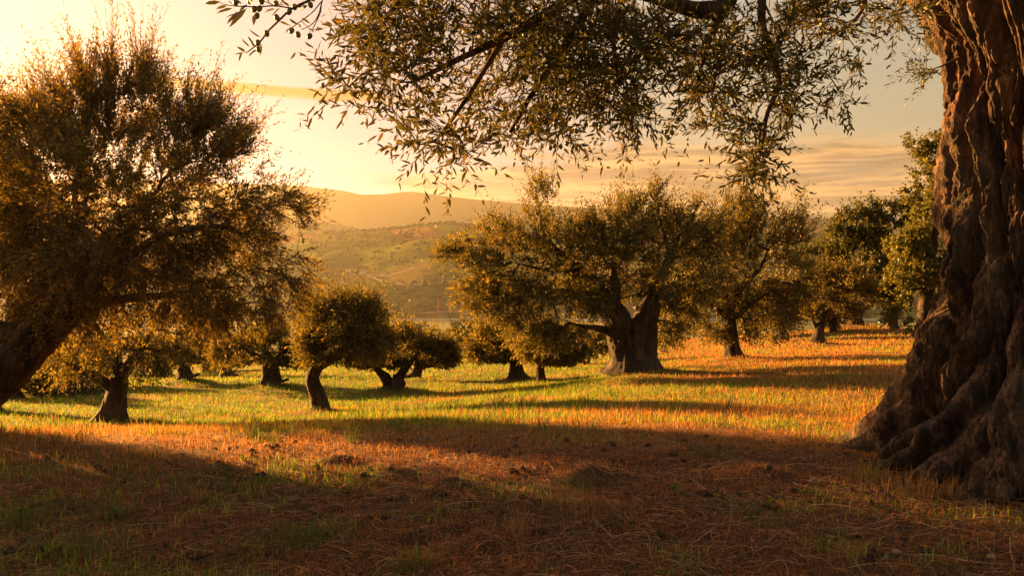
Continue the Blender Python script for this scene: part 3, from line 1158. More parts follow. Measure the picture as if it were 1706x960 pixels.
LOB = [(610, 130, 42, 26, -.3), (640, 185, 38, 26, -.2), (655, 245, 36, 18, -.1), (625, 45, 40, 28, -.4), (640, 25, 50, 30, -.4), (690, 105, 75, 45, -.2), (640, 125, 45, 30, -.2), (715, 190, 75, 50, -.2), (740, 245, 75, 26, -.2), (700, 245, 60, 20, -.1), (790, 265, 50, 20, -.1), (840, 160, 115, 75, 0),
       (840, 230, 60, 30, 0), (720, 40, 70, 45, -.3), (850, 60, 110, 65, 0), (980, 60, 110, 80, .1), (1000, 140, 85, 50, .1), (930, 215, 50, 28, 0), (1045, 185, 35, 35, .1), (1070, 225, 16, 16, .1),
       (1110, 60, 70, 65, .2), (1180, 130, 60, 60, .2), (1210, 190, 60, 40, .2), (1225, 60, 60, 60, .3), (1300, 90, 60, 60, .3), (1320, 165, 50, 40, .3), (1270, 235, 42, 38, .2), (1255, 285, 32, 20, .15), (1285, 295, 20, 18, .15),
       (1380, 40, 60, 45, .6), (1400, 105, 45, 30, .6), (1470, 25, 60, 28, .7), (1405, 160, 22, 10, .5), (1510, 30, 25, 18, .8), (1340, 20, 60, 40, .5),
       (950, -60, 260, 60, 0), (1350, -60, 200, 60, .6), (700, -60, 120, 40, -.4)]
LOB = [(x, y, rx, ry, dd, 0.42) for (x, y, rx, ry, dd) in LOB]
rng = ct.rng
tips, _ = lobe_points(ct, LOB, 500, rng, 0.45, 0.6)
# lobes are drawn at 3.2 m; keep their outline when they lie nearer or farther
q = tips[:, 1] / 3.2
tips[:, 0] *= q
tips[:, 2] = EYE + (tips[:, 2] - EYE) * q
tw_t = np.array([P(1530 + rng.uniform(-14, 30), 122 + rng.uniform(-25, 22), 5.4) for _ in range(5)])
ct.grow(np.concatenate([tips, tw_t]), None, 0.0, 0.12, 0.05)
mb = MB()
ct.branch_mesh(mb, 0.0022, 0.42, 6, 0.02)
S, D, L = [], [], []
for ch in ct.chains:
    e, a = ct.gpos[ch[-1]], ct.gpos[ch[-2]]
    m0 = ct.gpos[ch[max(0, len(ch) - 4)]]
    dv = unit(e - m0)
    for k in range(4):
        u = rng.random_sample()
        S.append(e if k == 0 else m0 + (e - m0) * u)
        D.append(unit(dv * 0.75 + np.array([-0.16, 0, 0.02]) + rng.normal(0, 0.5, 3)))
        L.append(rng.uniform(0.10, 0.26))
S, D, L = np.array(S), np.array(D), np.array(L)
bend = np.array([0, 0, -0.16]) * L[:, None] * rng.uniform(-0.4, 1.4, (len(L), 1))
add_stems(mb, S, D, L, bend, 0.0013, 5)
mb.build('branches', M_TWIG, old, (TX, TY, tz))
lv = shoot_leaves(S, D, L, 12, 0.044, 0.0102, rng, bend, 0.80, 0.28)
cols = leaf_colours(len(lv[0]), rng, (0.030, 0.034, 0.010), (0.135, 0.118, 0.032), 0.05)
keep = leaf_parts(old, (TX, TY, tz), lv, cols, 300, M_LEAF_NEAR)
mb = MB()
add_leaves(mb, subset(lv, keep), cols[keep], True)
mb.build('foliage', M_LEAF_NEAR, old, (TX, TY, tz), smooth=False, kind='stuff')


def olive_mesh(col):
    bpy_m = MB()
    nu, nv = 12, 9
    u = np.linspace(0, 2 * np.pi, nu, endpoint=False)
    v = np.linspace(0, np.pi, nv)
    U, Vv = np.meshgrid(u, v)
    r = np.sin(Vv) * (1 + 0.04 * np.cos(Vv))
    bpy_m.add(np.stack([r * np.cos(U) * 0.80, r * np.sin(U) * 0.80, np.cos(Vv) * 1.05], -1), grid_quads(nu, nv, True), None, col)
    return bpy_m.mesh('olive', M_OLIVE)


OLM = [olive_mesh(c) for c in ((0.10, 0.105, 0.022), (0.075, 0.085, 0.02), (0.13, 0.11, 0.03))]


def add_olive(parent, origin, p, r, k):
    o = bpy.data.objects.new('olive', OLM[k % 3])
    COL.objects.link(o)
    o.parent = parent
    o.location = np.asarray(p) - np.asarray(origin)
    o.scale = (r, r, r)
    o.rotation_euler = (random.Random(k).uniform(-.5, .5), random.Random(k + 9).uniform(-.5, .5), 0)


for k, (x, y) in enumerate([(917, 246), (924, 243), (934, 244), (920, 236), (944, 239), (1062, 228), (1064, 238), (1057, 233), (1060, 246), (1113, 229), (1120, 221), (1110, 219),
                            (874, 58), (884, 62), (810, 198), (862, 212), (925, 205), (1000, 212), (990, 207), (960, 218), (1072, 160), (1210, 92), (1350, 75), (1430, 82), (700, 96), (1188, 176)]):
    add_olive(old, (TX, TY, tz), P(x, y, 3.0), 0.0105, k)

# ------------------------------------------------------------------ fruiting twig that hangs in at the top left
TD = 1.9


def zt(x, y, d=TD):
    return P(340 + 0.211 * x, 0.211 * y, d)


tw0 = P(560, -60, TD + 0.1)
twig = thing('olive_twig', tw0, 'thin olive twig with green olives hanging alone from the top edge', 'twig')
mb = MB()
for path in [[(1500, -700, .55, .007), (1100, -330, .15, .005), (880, -40, .0, .0034), (700, 60, 0, .003), (580, 170, 0, .0026), (500, 250, 0, .0023), (440, 330, .01, .002), (330, 418, .01, .0012)],
             [(1100, -330, .15, .0035), (945, -30, .05, .002), (915, 100, .05, .0017), (850, 245, .04, .0012)],
             [(930, 10, .05, .0016), (900, 120, .03, .0014), (850, 190, .03, .0013), (770, 232, .03, .001)],
             [(925, 10, .03, .0016), (860, 90, .02, .0014), (770, 160, .0, .0012), (690, 218, 0, .001)],
             [(690, 62, 0, .002), (560, 42, -.02, .0018), (450, 50, -.03, .0016), (340, 48, -.04, .0014), (200, 40, -.05, .0011), (110, 12, -.05, .0007)],
             [(560, 42, -.02, .0012), (460, 0, -.02, .001), (380, -30, -.03, .0007)],
             [(770, 165, 0, .0009), (830, 225, .01, .0007), (835, 262, .01, .0006)]]:
    a = resample(np.array([[*zt(x, y, TD + dd), r] for (x, y, dd, r) in path]), 22)
    tube(mb, a[:, :3], a[:, 3], 6, bump=0.15)
mb.build('stem', M_TWIG, twig, tw0)
TL = [(330, 410, 255, 360), (320, 415, 235, 425), (300, 410, 270, 485), (365, 370, 290, 300), (390, 340, 345, 285), (450, 295, 350, 230), (400, 370, 370, 320), (450, 340, 445, 435),
      (430, 380, 345, 440), (340, 60, 190, 215), (300, 80, 165, 185), (230, 60, 95, 95), (180, 40, 95, 65), (130, 10, 0, 25), (240, 110, 165, 130), (400, 110, 390, 190), (560, 70, 470, 85),
      (600, 60, 525, 120), (590, 165, 690, 200), (670, 145, 745, 195), (745, 190, 770, 215), (770, 135, 840, 185), (735, 60, 800, 20), (820, 40, 750, 80), (680, 50, 610, 0), (640, 40, 545, 20),
      (300, 30, 230, -20), (390, 30, 330, -25), (460, 30, 420, -40), (250, 40, 190, 5), (520, 30, 490, -30), (600, 30, 650, -30), (700, 210, 635, 255), (340, 30, 280, 85), (880, 10, 820, -30), (470, 45, 400, 90)]
rt = np.random.RandomState(3)
b = np.array([zt(x, y, TD + rt.uniform(-.03, .03)) for (x, y, _, _) in TL])
e = np.array([zt(x, y, TD + rt.uniform(-.04, .04)) for (_, _, x, y) in TL])
ln = np.linalg.norm(e - b, axis=1)
dr = unit(e - b)
sd = unit(np.cross(dr, np.array([0, 1.0, 0]) + rt.normal(0, 0.55, (len(TL), 3))))
leaf_parts(twig, tw0, (b, dr, sd, ln, np.clip(ln * 0.22, 0.006, 0.012)), leaf_colours(len(TL), rt, (0.04, 0.045, 0.014), (0.10, 0.098, 0.032), 0), len(TL), M_LEAF_NEAR, palette=4)
for k, (x, y) in enumerate([(495, 262), (425, 335), (432, 388), (575, 135), (672, 90), (715, 52), (568, 25), (840, 35), (418, 122), (437, 65), (742, 270), (833, 283), (690, 240), (250, 15), (360, 5), (395, 70), (455, 10)]):
    add_olive(twig, tw0, zt(x, y, TD + 0.01 * (k % 3 - 1)), 0.0082, k + 2)

# ------------------------------------------------------------------ the other trees of the grove
GRP = 'olive trees of the grove'
make_tree('olive_tree', 'large feathery olive tree leaning in from the left edge on a dark slanting trunk', 'olive tree', GRP, (-95, 712), 8.6,
          [(-100, 712, 0, .26), (-40, 665, 0, .22), (15, 615, 0, .21), (60, 570, 0, .19), (105, 520, .1, .16)],
          [[(105, 520, .1, .15), (150, 450, .1, .11), (200, 380, .2, .07), (270, 320, .2, .04)],
           [(-20, 640, .1, .16), (5, 540, .3, .15), (35, 480, .4, .12), (60, 430, .5, .09), (60, 340, .5, .05)],
           [(60, 570, 0, .13), (-30, 520, -.4, .1), (-60, 420, -.5, .07)],
           [(150, 450, .1, .07), (230, 430, -.2, .05), (300, 398, -.4, .04), (385, 376, -.5, .032), (430, 400, -.5, .022), (470, 450, -.4, .012)],
           [(200, 380, .3, .035), (245, 300, .3, .024), (310, 262, .2, .017), (400, 288, .1, .01)],
           [(150, 450, .1, .05), (120, 350, .1, .035), (130, 270, .1, .022), (175, 232, 0, .012)],
           [(105, 520, .1, .08), (200, 500, .3, .05), (320, 480, .4, .03), (420, 490, .4, .015)]],
          [(205, 310, 100, 75, -.9, .5), (110, 330, 90, 80, -.9, .5), (300, 340, 85, 60, -.9, .5), (215, 400, 110, 60, -.9, .5), (180, 240, 120, 110, 0, .9), (215, 155, 70, 60, 0, .7), (135, 170, 55, 60, .1, .6), (60, 215, 70, 60, .1, .7), (-20, 240, 60, 60, .1, .7), (300, 200, 60, 50, 0, .6), (370, 235, 50, 45, 0, .6), (55, 290, 110, 100, .2, .9), (25, 215, 60, 55, .3, .6), (300, 270, 100, 80, -.1, .9), (330, 215, 45, 45, 0, .5),
           (395, 260, 45, 50, -.1, .6), (420, 350, 85, 52, -.2, .8), (485, 345, 48, 32, -.2, .5), (455, 425, 62, 48, -.2, .6), (510, 470, 32, 18, -.2, .3), (330, 400, 110, 80, -.3, 1.0),
           (180, 410, 130, 100, 0, 1.2), (50, 410, 100, 100, .1, 1.1), (130, 510, 110, 55, .2, .9), (330, 500, 95, 48, .1, .9), (440, 500, 50, 36, 0, .6), (-70, 350, 90, 120, 0, 1.0)],
          860, 11, shoots=9, nl=14, ll=0.058, lw=0.0145, sl=(0.16, 0.42), up=0.75, droop=0.25, shell=0.5, r_tip=0.0028, near=True, parts=300, vis_d=0.6, stems=True, sides=40, flare=0.5, gap=0.22,
          lo=(0.042, 0.042, 0.011), hi=(0.19, 0.15, 0.036), rmax=0.05)

make_tree('olive_tree', 'broad ancient olive tree in the middle with thick fluted forked trunk and spiky crown', 'olive tree', GRP, (1055, 634), 19,
          [(1056, 638, 0, .50), (1056, 605, 0, .45), (1055, 575, 0, .41), (1054, 550, 0, .36), (1053, 532, 0, .24)],
          [[(925, 420, .1, .14), (905, 388, .1, .08), (900, 350, .1, .04)],
           [(960, 452, 0, .08), (900, 446, -.3, .05), (840, 436, -.4, .025)],
           [(1022, 530, -.1, .17), (1024, 480, -.2, .13), (1020, 440, -.2, .09), (1040, 390, -.2, .04)],
           [(1035, 565, -.1, .13), (1000, 548, -.4, .09), (960, 540, -.6, .06), (925, 528, -.7, .03)],
           [(1118, 430, .2, .09), (1105, 380, .2, .05), (1095, 330, .2, .02)],
           [(1100, 500, .2, .12), (1150, 480, .6, .08), (1180, 470, .8, .04)]],
          [(770, 420, 38, 20, -.2, .5), (845, 415, 72, 45, -.3, 1.2), (800, 470, 45, 40, -.3, .7), (815, 500, 30, 22, -.4, .4), (870, 490, 70, 48, -.4, 1.2), (905, 375, 42, 45, 0, .8), (905, 335, 22, 26, 0, .4),
           (960, 400, 50, 42, .2, 1.2), (1000, 430, 55, 48, -.2, 1.3), (1075, 400, 80, 55, 0, 1.5), (1098, 335, 30, 32, 0, .5), (1150, 395, 60, 55, .3, 1.3), (1165, 460, 50, 55, .4, 1.2), (960, 480, 50, 35, -.4, 1.0),
           (1125, 515, 42, 42, .5, 1.0), (895, 548, 55, 34, -.5, .9), (1115, 555, 34, 26, .6, .7), (1060, 365, 70, 32, 0, 1.0), (1040, 460, 60, 40, .6, 1.0), (1112, 462, 55, 42, -.9, .6), (1045, 428, 60, 34, -.9, .6), (905, 425, 70, 36, -.8, .6), (935, 545, 42, 24, -.7, .5), (985, 505, 36, 20, -.8, .4)],
          600, 21, gap=0.7, clear=590, shoots=9, nl=14, ll=0.095, lw=0.03, sl=(0.25, 0.55), up=0.8, droop=0.12, r_tip=0.0065, sides=84, flute=0.30, flare=0.60, flare_h=0.35, rings=60,
          extra_trunks=[[(1042, 600, -.1, .32), (1036, 560, 0, .32), (1020, 520, 0, .28), (990, 482, 0, .23), (957, 447, 0, .17), (925, 420, .1, .12)],
                        [(1070, 600, .05, .32), (1073, 560, .1, .31), (1080, 520, .1, .25), (1098, 478, .1, .18), (1118, 430, .2, .09), (1135, 390, .3, .05)]], hi=(0.12, 0.112, 0.036))

make_tree('olive_tree', 'rounded olive tree with a short straight trunk, right of the broad ancient olive', 'olive tree', GRP, (1222, 600), 24,
          [(1222, 603, 0, .21), (1219, 575, 0, .18), (1217, 545, 0, .17), (1214, 505, 0, .14)],
          [[(1214, 505, 0, .12), (1190, 450, 0, .08), (1180, 400, 0, .04)], [(1214, 505, 0, .12), (1260, 450, 0, .08), (1290, 400, 0, .04)], [(1217, 535, 0, .1), (1250, 500, -.5, .06), (1310, 470, -.6, .03)],
           [(1217, 535, 0, .1), (1180, 510, -.5, .06), (1140, 500, -.6, .03)]],
          [(1200, 425, 70, 60, 0, 1.5), (1280, 405, 65, 55, 0, 1.4), (1325, 385, 36, 42, .2, .8), (1235, 365, 50, 30, 0, 1.0), (1160, 490, 45, 55, 0, 1.1), (1240, 490, 75, 55, 0, 1.5), (1310, 470, 52, 55, 0, 1.2),
           (1140, 540, 32, 26, -.3, .7), (1200, 535, 55, 28, -.4, 1.0), (1290, 535, 48, 24, -.2, .9), (1275, 352, 28, 22, 0, .5), (1330, 350, 22, 24, .2, .4)],
          330, 31, clear=572, shoots=9, nl=12, ll=0.115, lw=0.036, sl=(0.3, 0.65), up=0.8, droop=0.15, r_tip=0.009, flare=0.6)

make_tree('olive_tree', 'small round olive tree with slanting side stem before the dark oaks', 'olive tree', GRP, (1362, 578), 31,
          [(1362, 580, 0, .21), (1364, 560, 0, .17), (1367, 540, 0, .15), (1372, 518, 0, .11)],
          [[(1364, 556, 0, .09), (1356, 540, 0, .07), (1348, 522, -.2, .04)], [(1372, 518, 0, .09), (1395, 495, 0, .05)]],
          auto_lobes(1383, 492, 74, 50, 31, 7, 4, 1.4), 150, 41, clear=532, shoots=9, nl=12, ll=0.13, lw=0.042, sl=(0.3, 0.6), up=0.75, r_tip=0.011, hi=(0.135, 0.12, 0.036))

make_tree('olive_tree', 'low spreading olive tree with flared trunk on bright grass under the leaning tree', 'olive tree', GRP, (185, 712), 13,
          [(184, 716, 0, .18), (189, 685, 0, .16), (194, 660, 0, .15), (199, 632, 0, .13)],
          [[(196, 655, 0, .1), (165, 630, 0, .085), (128, 612, 0, .07), (100, 600, 0, .04)], [(199, 632, 0, .12), (225, 595, 0, .08), (255, 550, 0, .05)], [(199, 632, 0, .1), (180, 570, .2, .07), (170, 500, .3, .04)]],
          [(190, 612, 42, 24, -.2, .5), (120, 590, 60, 40, 0, .8), (230, 570, 80, 50, 0, 1.2), (150, 520, 90, 60, .1, 1.2), (265, 600, 55, 32, 0, .8), (310, 540, 65, 50, 0, 1.0), (200, 470, 100, 55, .2, 1.2)],
          230, 51, clear=655, shoots=6, nl=12, ll=0.075, lw=0.022, sl=(0.2, 0.45), up=0.7, droop=0.3, r_tip=0.005, sides=36, flare=0.75, flare_h=0.2)

make_tree('olive_tree', 'olive tree with a crooked knobbly trunk bending right under a dense round crown', 'olive tree', GRP, (532, 690), 16,
          [(534, 693, 0, .165), (533, 672, 0, .15), (526, 650, 0, .135), (520, 630, 0, .125), (530, 611, 0, .11), (552, 598, 0, .085)],
          [[(550, 601, 0, .09), (575, 575, 0, .06), (595, 545, 0, .03)], [(526, 628, 0, .07), (522, 600, 0, .05), (520, 570, 0, .03)], [(550, 601, 0, .07), (600, 585, -.2, .04), (630, 570, -.2, .02)]],
          [(580, 552, 62, 42, 0, .9), (540, 542, 42, 36, 0, .7), (612, 560, 36, 40, 0, .7), (565, 520, 52, 20, 0, .7), (523, 578, 24, 30, 0, .4), (605, 525, 34, 20, 0, .5), (590, 592, 46, 24, -.1, .7),
           (638, 562, 18, 28, 0, .4), (518, 606, 14, 14, -.2, .2)],
          240, 61, clear=607, shoots=9, nl=12, ll=0.085, lw=0.026, sl=(0.2, 0.45), up=0.75, droop=0.15, r_tip=0.006, flare=0.25, flare_h=0.15, flute=0.26)

# the small trees farther down the meadow
make_tree('olive_tree', 'dark low olive tree half hidden behind the leaning tree, its trunk flared', 'olive tree', GRP, (310, 640), 28,
          [(311, 642, 0, .26), (309, 628, 0, .2), (307, 612, 0, .16)], [[(307, 612, 0, .12), (290, 595, 0, .06)], [(307, 612, 0, .12), (328, 592, 0, .06)]],
          auto_lobes(306, 590, 66, 44, 28, 7, 5, 1.4), 120, 71, clear=602, shoots=9, nl=10, ll=0.13, lw=0.042, sl=(0.3, 0.6), up=0.7, droop=0.15, r_tip=0.01, flare=1.0, flare_h=0.25)
make_tree('olive_tree', 'faint olive tree whose trunk shows just left of the wide mushroom shaped olive', 'olive tree', GRP, (378, 636), 34,
          [(379, 637, 0, .26), (377, 625, 0, .2), (376, 612, 0, .16)], [[(376, 612, 0, .1), (392, 595, 0, .06)]],
          auto_lobes(380, 592, 48, 36, 34, 6, 6, 1.3), 90, 72, clear=602, shoots=9, nl=10, ll=0.15, lw=0.05, sl=(0.3, 0.6), up=0.7, droop=0.15, r_tip=0.012, flare=1.0, flare_h=0.3)
make_tree('olive_tree', 'wide mushroom shaped olive tree with stout dark trunk on an earth mound', 'olive tree', GRP, (455, 650), 24,
          [(455, 653, 0, .27), (453, 638, 0, .22), (452, 622, 0, .21), (450, 608, 0, .19)], [[(450, 608, 0, .13), (425, 592, 0, .08), (400, 580, 0, .04)], [(450, 608, 0, .13), (470, 590, 0, .07), (490, 575, 0, .03)]],
          auto_lobes(440, 586, 78, 46, 24, 8, 7, 1.4) + [(385, 610, 25, 20, 0, .6), (500, 600, 25, 22, 0, .6)], 190, 73, clear=608, shoots=9, nl=12, ll=0.115, lw=0.038, sl=(0.25, 0.55), up=0.7, droop=0.2, r_tip=0.009, flare=0.9, flare_h=0.25)
make_tree('olive_tree', 'olive tree with a V shaped double stem in the middle of the meadow', 'olive tree', GRP, (655, 655), 22,
          [(655, 658, 0, .27), (654, 648, 0, .24), (653, 641, 0, .2)], [],
          auto_lobes(668, 592, 74, 44, 22, 8, 8, 1.2) + [(620, 600, 22, 22, 0, .5), (735, 598, 20, 22, .3, .5)], 190, 74, clear=612, shoots=9, nl=12, ll=0.11, lw=0.036, sl=(0.25, 0.5), up=0.7, droop=0.15, r_tip=0.008, flare=0.7, flare_h=0.2,
          extra_trunks=[[(650, 644, 0, .16), (642, 630, 0, .13), (630, 617, 0, .09), (615, 600, 0, .05)], [(659, 644, 0, .16), (667, 626, 0, .13), (678, 612, 0, .09), (695, 590, 0, .05)]])
make_tree('olive_tree', 'small olive tree leaning right, just behind the double stemmed one', 'olive tree', GRP, (687, 638), 28,
          [(686, 641, 0, .2), (692, 626, 0, .16), (699, 610, 0, .13)], [[(699, 610, 0, .1), (715, 595, 0, .06)]],
          auto_lobes(718, 594, 42, 38, 28, 7, 9, 1.0), 100, 75, clear=608, shoots=9, nl=10, ll=0.13, lw=0.042, sl=(0.3, 0.55), up=0.7, droop=0.15, r_tip=0.01, flare=1.0, flare_h=0.25)
make_tree('olive_tree', 'low hazy olive tree with a short dark trunk, left of the ancient olive', 'olive tree', GRP, (862, 637), 26,
          [(862, 640, 0, .26), (861, 622, 0, .2), (860, 606, 0, .18)], [[(860, 606, 0, .13), (845, 597, 0, .08), (825, 585, 0, .04)], [(860, 606, 0, .13), (875, 600, 0, .08), (890, 590, 0, .04)]],
          auto_lobes(842, 580, 72, 40, 26, 8, 10, 1.4) + [(800, 600, 20, 20, 0, .6)], 150, 76, clear=602, shoots=9, nl=12, ll=0.12, lw=0.04, sl=(0.3, 0.6), up=0.7, droop=0.15, r_tip=0.009, hi=(0.13, 0.115, 0.04), flare=0.8, flare_h=0.25)
make_tree('olive_tree', 'olive tree on a thin straight post like trunk, close left of the ancient olive', 'olive tree', GRP, (901, 640), 24,
          [(902, 643, 0, .14), (901, 626, 0, .13), (900, 606, 0, .11)], [[(900, 606, 0, .09), (915, 590, 0, .05)], [(900, 606, 0, .09), (880, 588, 0, .05)]],
          auto_lobes(922, 580, 66, 40, 24, 7, 11, 1.2), 140, 77, clear=606, shoots=9, nl=12, ll=0.115, lw=0.038, sl=(0.3, 0.55), up=0.7, droop=0.15, r_tip=0.008, flare=0.3, flare_h=0.1, hi=(0.13, 0.112, 0.038))
make_tree('young_olive_tree', 'slender young olive with two slanting stems under the left limb of the ancient olive', 'olive tree', GRP, (978, 610), 31,
          [(979, 612, 0, .09), (971, 602, 0, .08), (964, 591, 0, .06)], [[(964, 591, 0, .05), (958, 575, 0, .03)]],
          auto_lobes(982, 575, 36, 24, 31, 6, 12, .8), 60, 78, clear=595, shoots=6, nl=10, ll=0.13, lw=0.042, sl=(0.3, 0.55), up=0.7, r_tip=0.009, flare=0.2, flare_h=0.1,
          extra_trunks=[[(978, 608, 0, .06), (982, 598, 0, .05), (985, 586, 0, .04)]])
for (lab, fx, fy, d, cx, cy_, rx, ry, sd) in [
        ('dim olive tree at the far left edge beyond the shaded grass', 18, 655, 23, 22, 612, 66, 42, 81),
        ('dim olive tree with low crown behind the dark brush heap', 122, 652, 27, 118, 608, 58, 38, 82),
        ('farthest pale olive crown seen between the leaning tree and the back row trunks', 262, 630, 41, 262, 592, 46, 34, 83),
        ('olive crown far back, just above the gap between the two dark back row trunks', 345, 628, 44, 342, 586, 44, 34, 84)]:
    make_tree('olive_tree', lab, 'olive tree', GRP, (fx, fy), d, [(fx, fy + 2, 0, .24), (fx - 1, fy - 14, 0, .18), (fx, fy - 28, 0, .14)], [],
              auto_lobes(cx, cy_, rx, ry, d, 7, sd, rx * d / F), 110, sd, shoots=9, nl=10, ll=0.14, lw=0.046, sl=(0.3, 0.6), up=0.7, droop=0.15, r_tip=0.011, flare=0.8, flare_h=0.25, start=0.1)

# oaks at the right edge of the meadow
OG = 'oaks along the right edge of the meadow'
OLO, OHI = (0.026, 0.036, 0.009), (0.105, 0.108, 0.024)
make_tree('oak_tree', 'dark round topped oak behind the small round olive', 'oak tree', OG, (1425, 546), 42,
          [(1425, 549, 0, .34), (1426, 530, 0, .28), (1428, 505, 0, .26), (1434, 465, 0, .2)],
          [[(1434, 465, 0, .15), (1400, 420, 0, .09), (1390, 380, 0, .04)], [(1434, 465, 0, .15), (1470, 420, 0, .09), (1490, 380, 0, .04)]],
          auto_lobes(1440, 405, 92, 74, 42, 9, 13, 2.8) + [(1375, 440, 40, 40, 0, 1.5), (1510, 360, 28, 24, 0, .9), (1430, 350, 50, 22, 0, 1.4), (1490, 460, 45, 40, 0, 1.4), (1440, 480, 60, 30, 0, 1.4)],
          300, 91, shoots=6, nl=12, ll=0.17, lw=0.11, sl=(0.25, 0.6), up=0.1, droop=0.0, r_tip=0.014, leaf=M_OAK, lo=OLO, hi=OHI, yellow=0.02, flare=0.5, spread=1.0)
make_tree('oak_tree', 'tall oak rising directly behind the massive trunk on the right', 'oak tree', OG, (1540, 552), 34,
          [(1540, 556, 0, .36), (1542, 520, 0, .3), (1548, 450, 0, .26), (1556, 380, 0, .2)],
          [[(1556, 380, 0, .15), (1570, 300, 0, .09), (1555, 240, 0, .04)], [(1548, 450, 0, .15), (1520, 420, -.4, .09), (1505, 380, -.5, .04)], [(1548, 450, 0, .15), (1600, 400, .4, .09), (1630, 330, .5, .04)]],
          [(1545, 242, 38, 22, 0, .9), (1530, 262, 22, 12, 0, .4), (1560, 285, 36, 36, 0, 1.0), (1545, 345, 40, 40, 0, 1.3), (1520, 400, 42, 42, -.2, 1.3), (1515, 470, 40, 48, -.2, 1.3), (1560, 430, 60, 60, 0, 1.6), (1620, 330, 80, 80, .3, 2.0),
           (1620, 450, 80, 60, .3, 1.8), (1500, 520, 34, 26, -.3, .9), (1590, 250, 40, 30, 0, 1.0)],
          360, 92, shoots=6, nl=12, ll=0.15, lw=0.10, sl=(0.25, 0.6), up=0.1, droop=0.0, r_tip=0.012, leaf=M_OAK, lo=(0.034, 0.046, 0.010), hi=(0.15, 0.145, 0.028), yellow=0.03, flare=0.5, spread=1.0)
make_tree('oak_tree', 'low oak with a bent dark trunk between the round topped oak and the massive trunk', 'oak tree', OG, (1487, 546), 40,
          [(1486, 549, 0, .26), (1487, 535, 0, .22), (1492, 515, 0, .2)], [[(1492, 515, 0, .14), (1475, 495, 0, .07)]],
          auto_lobes(1480, 482, 44, 44, 40, 7, 15, 1.5), 110, 93, shoots=9, nl=11, ll=0.17, lw=0.11, sl=(0.25, 0.55), up=0.1, r_tip=0.013, leaf=M_OAK, lo=OLO, hi=OHI, yellow=0.02, flare=0.5, spread=1.0)
for (lab, fx, fy, d, cx, cy_, rx, ry, sd) in [
        ('shaded olive tree standing just left of the small round olive, beyond the grass', 1302, 568, 37, 1300, 515, 50, 44, 94),
        ('shaded olive tree far behind the rounded one, directly above its lit grass', 1258, 572, 41, 1255, 520, 46, 40, 95),
        ('thin dark tree between the small round olive and the oak trunk', 1388, 556, 40, 1392, 512, 34, 34, 96)]:
    make_tree('olive_tree', lab, 'olive tree', GRP, (fx, fy), d, [(fx, fy + 2, 0, .17), (fx - 1, fy - 14, 0, .13), (fx, fy - 30, 0, .11)], [],
              auto_lobes(cx, cy_, rx, ry, d, 7, sd, rx * d / F), 120, sd, shoots=9, nl=10, ll=0.14, lw=0.05, sl=(0.3, 0.6), up=0.3, droop=0.2, r_tip=0.011, flare=0.5, flare_h=0.25, start=0.1,
              lo=(0.028, 0.034, 0.011), hi=(0.085, 0.085, 0.026))
# unseen olive added just outside the frame, its crown shaped to shade the foreground
make_tree('olive_tree', 'unseen olive tree added left of the frame to shade the foreground', 'olive tree', GRP, (-415, 690), 12.3,
          [(-415, 690, 0, .3), (-412, 620, 0, .26), (-410, 540, 0, .22)], [[(-410, 540, 0, .15), (-500, 440, 0, .08)], [(-410, 540, 0, .15), (-330, 430, 0, .08)]],
          auto_lobes(-415, 372, 320, 150, 12.3, 9, 17, 2.3), 230, 97, shoots=6, nl=12, ll=0.11, lw=0.04, sl=(0.25, 0.5), up=0.6, droop=0.1, r_tip=0.007)
make_tree('olive_tree', 'tall olive tree added behind the leaning tree, mostly hidden, to shade the right foreground', 'olive tree', GRP, (-40, 672), 18.0,  # second added olive, set where its shade reaches the massive trunk base
          [(-40, 672, 0, .32), (-42, 560, 0, .28), (-40, 440, 0, .24)], [[(-40, 440, 0, .17), (-95, 340, 0, .08)], [(-40, 440, 0, .17), (10, 320, 0, .08)]],
          auto_lobes(-40, 295, 150, 250, 18.0, 9, 19, 2.0), 270, 98, shoots=9, nl=12, ll=0.12, lw=0.042, sl=(0.25, 0.5), up=0.6, droop=0.1, r_tip=0.007)

# ------------------------------------------------------------------ dark brush heap at the left
def blade_block(X, Y, h, w, lean, az_, cols, mb, seg3=True, z=None, curl=0.5):
    """grass blades as real strips: foot, knee, tip"""
    n = len(X)
    Z = ground_z(X, Y) if z is None else z
    dirh = np.stack([np.cos(az_), np.sin(az_), np.zeros(n)], -1)
    wd = np.stack([-np.sin(az_ + 0.5), np.cos(az_ + 0.5), np.zeros(n)], -1) * (w[:, None] / 2)
    b = np.stack([X, Y, Z - 0.004], -1)
    up = np.array([0, 0, 1.0])
    tip = b + dirh * (h * np.sin(lean))[:, None] + up * (h * np.cos(lean))[:, None]
    if seg3:
        l2 = lean * (1 - curl)
        knee = b + dirh * (0.55 * h * np.sin(l2))[:, None] + up * (0.55 * h * np.cos(l2))[:, None]
        v = np.stack([b - wd, b + wd, knee + wd * 0.75, knee - wd * 0.75, tip], 1)
        i = np.arange(n)[:, None] * 5
        mb.add(v, i + np.array([[0, 1, 2, 3]]), i + np.array([[3, 2, 4]]), np.repeat(cols, 5, 0))
    else:
        v = np.stack([b - wd, b + wd, tip], 1)
        mb.add(v, None, np.arange(n * 3).reshape(n, 3), np.repeat(cols, 3, 0))


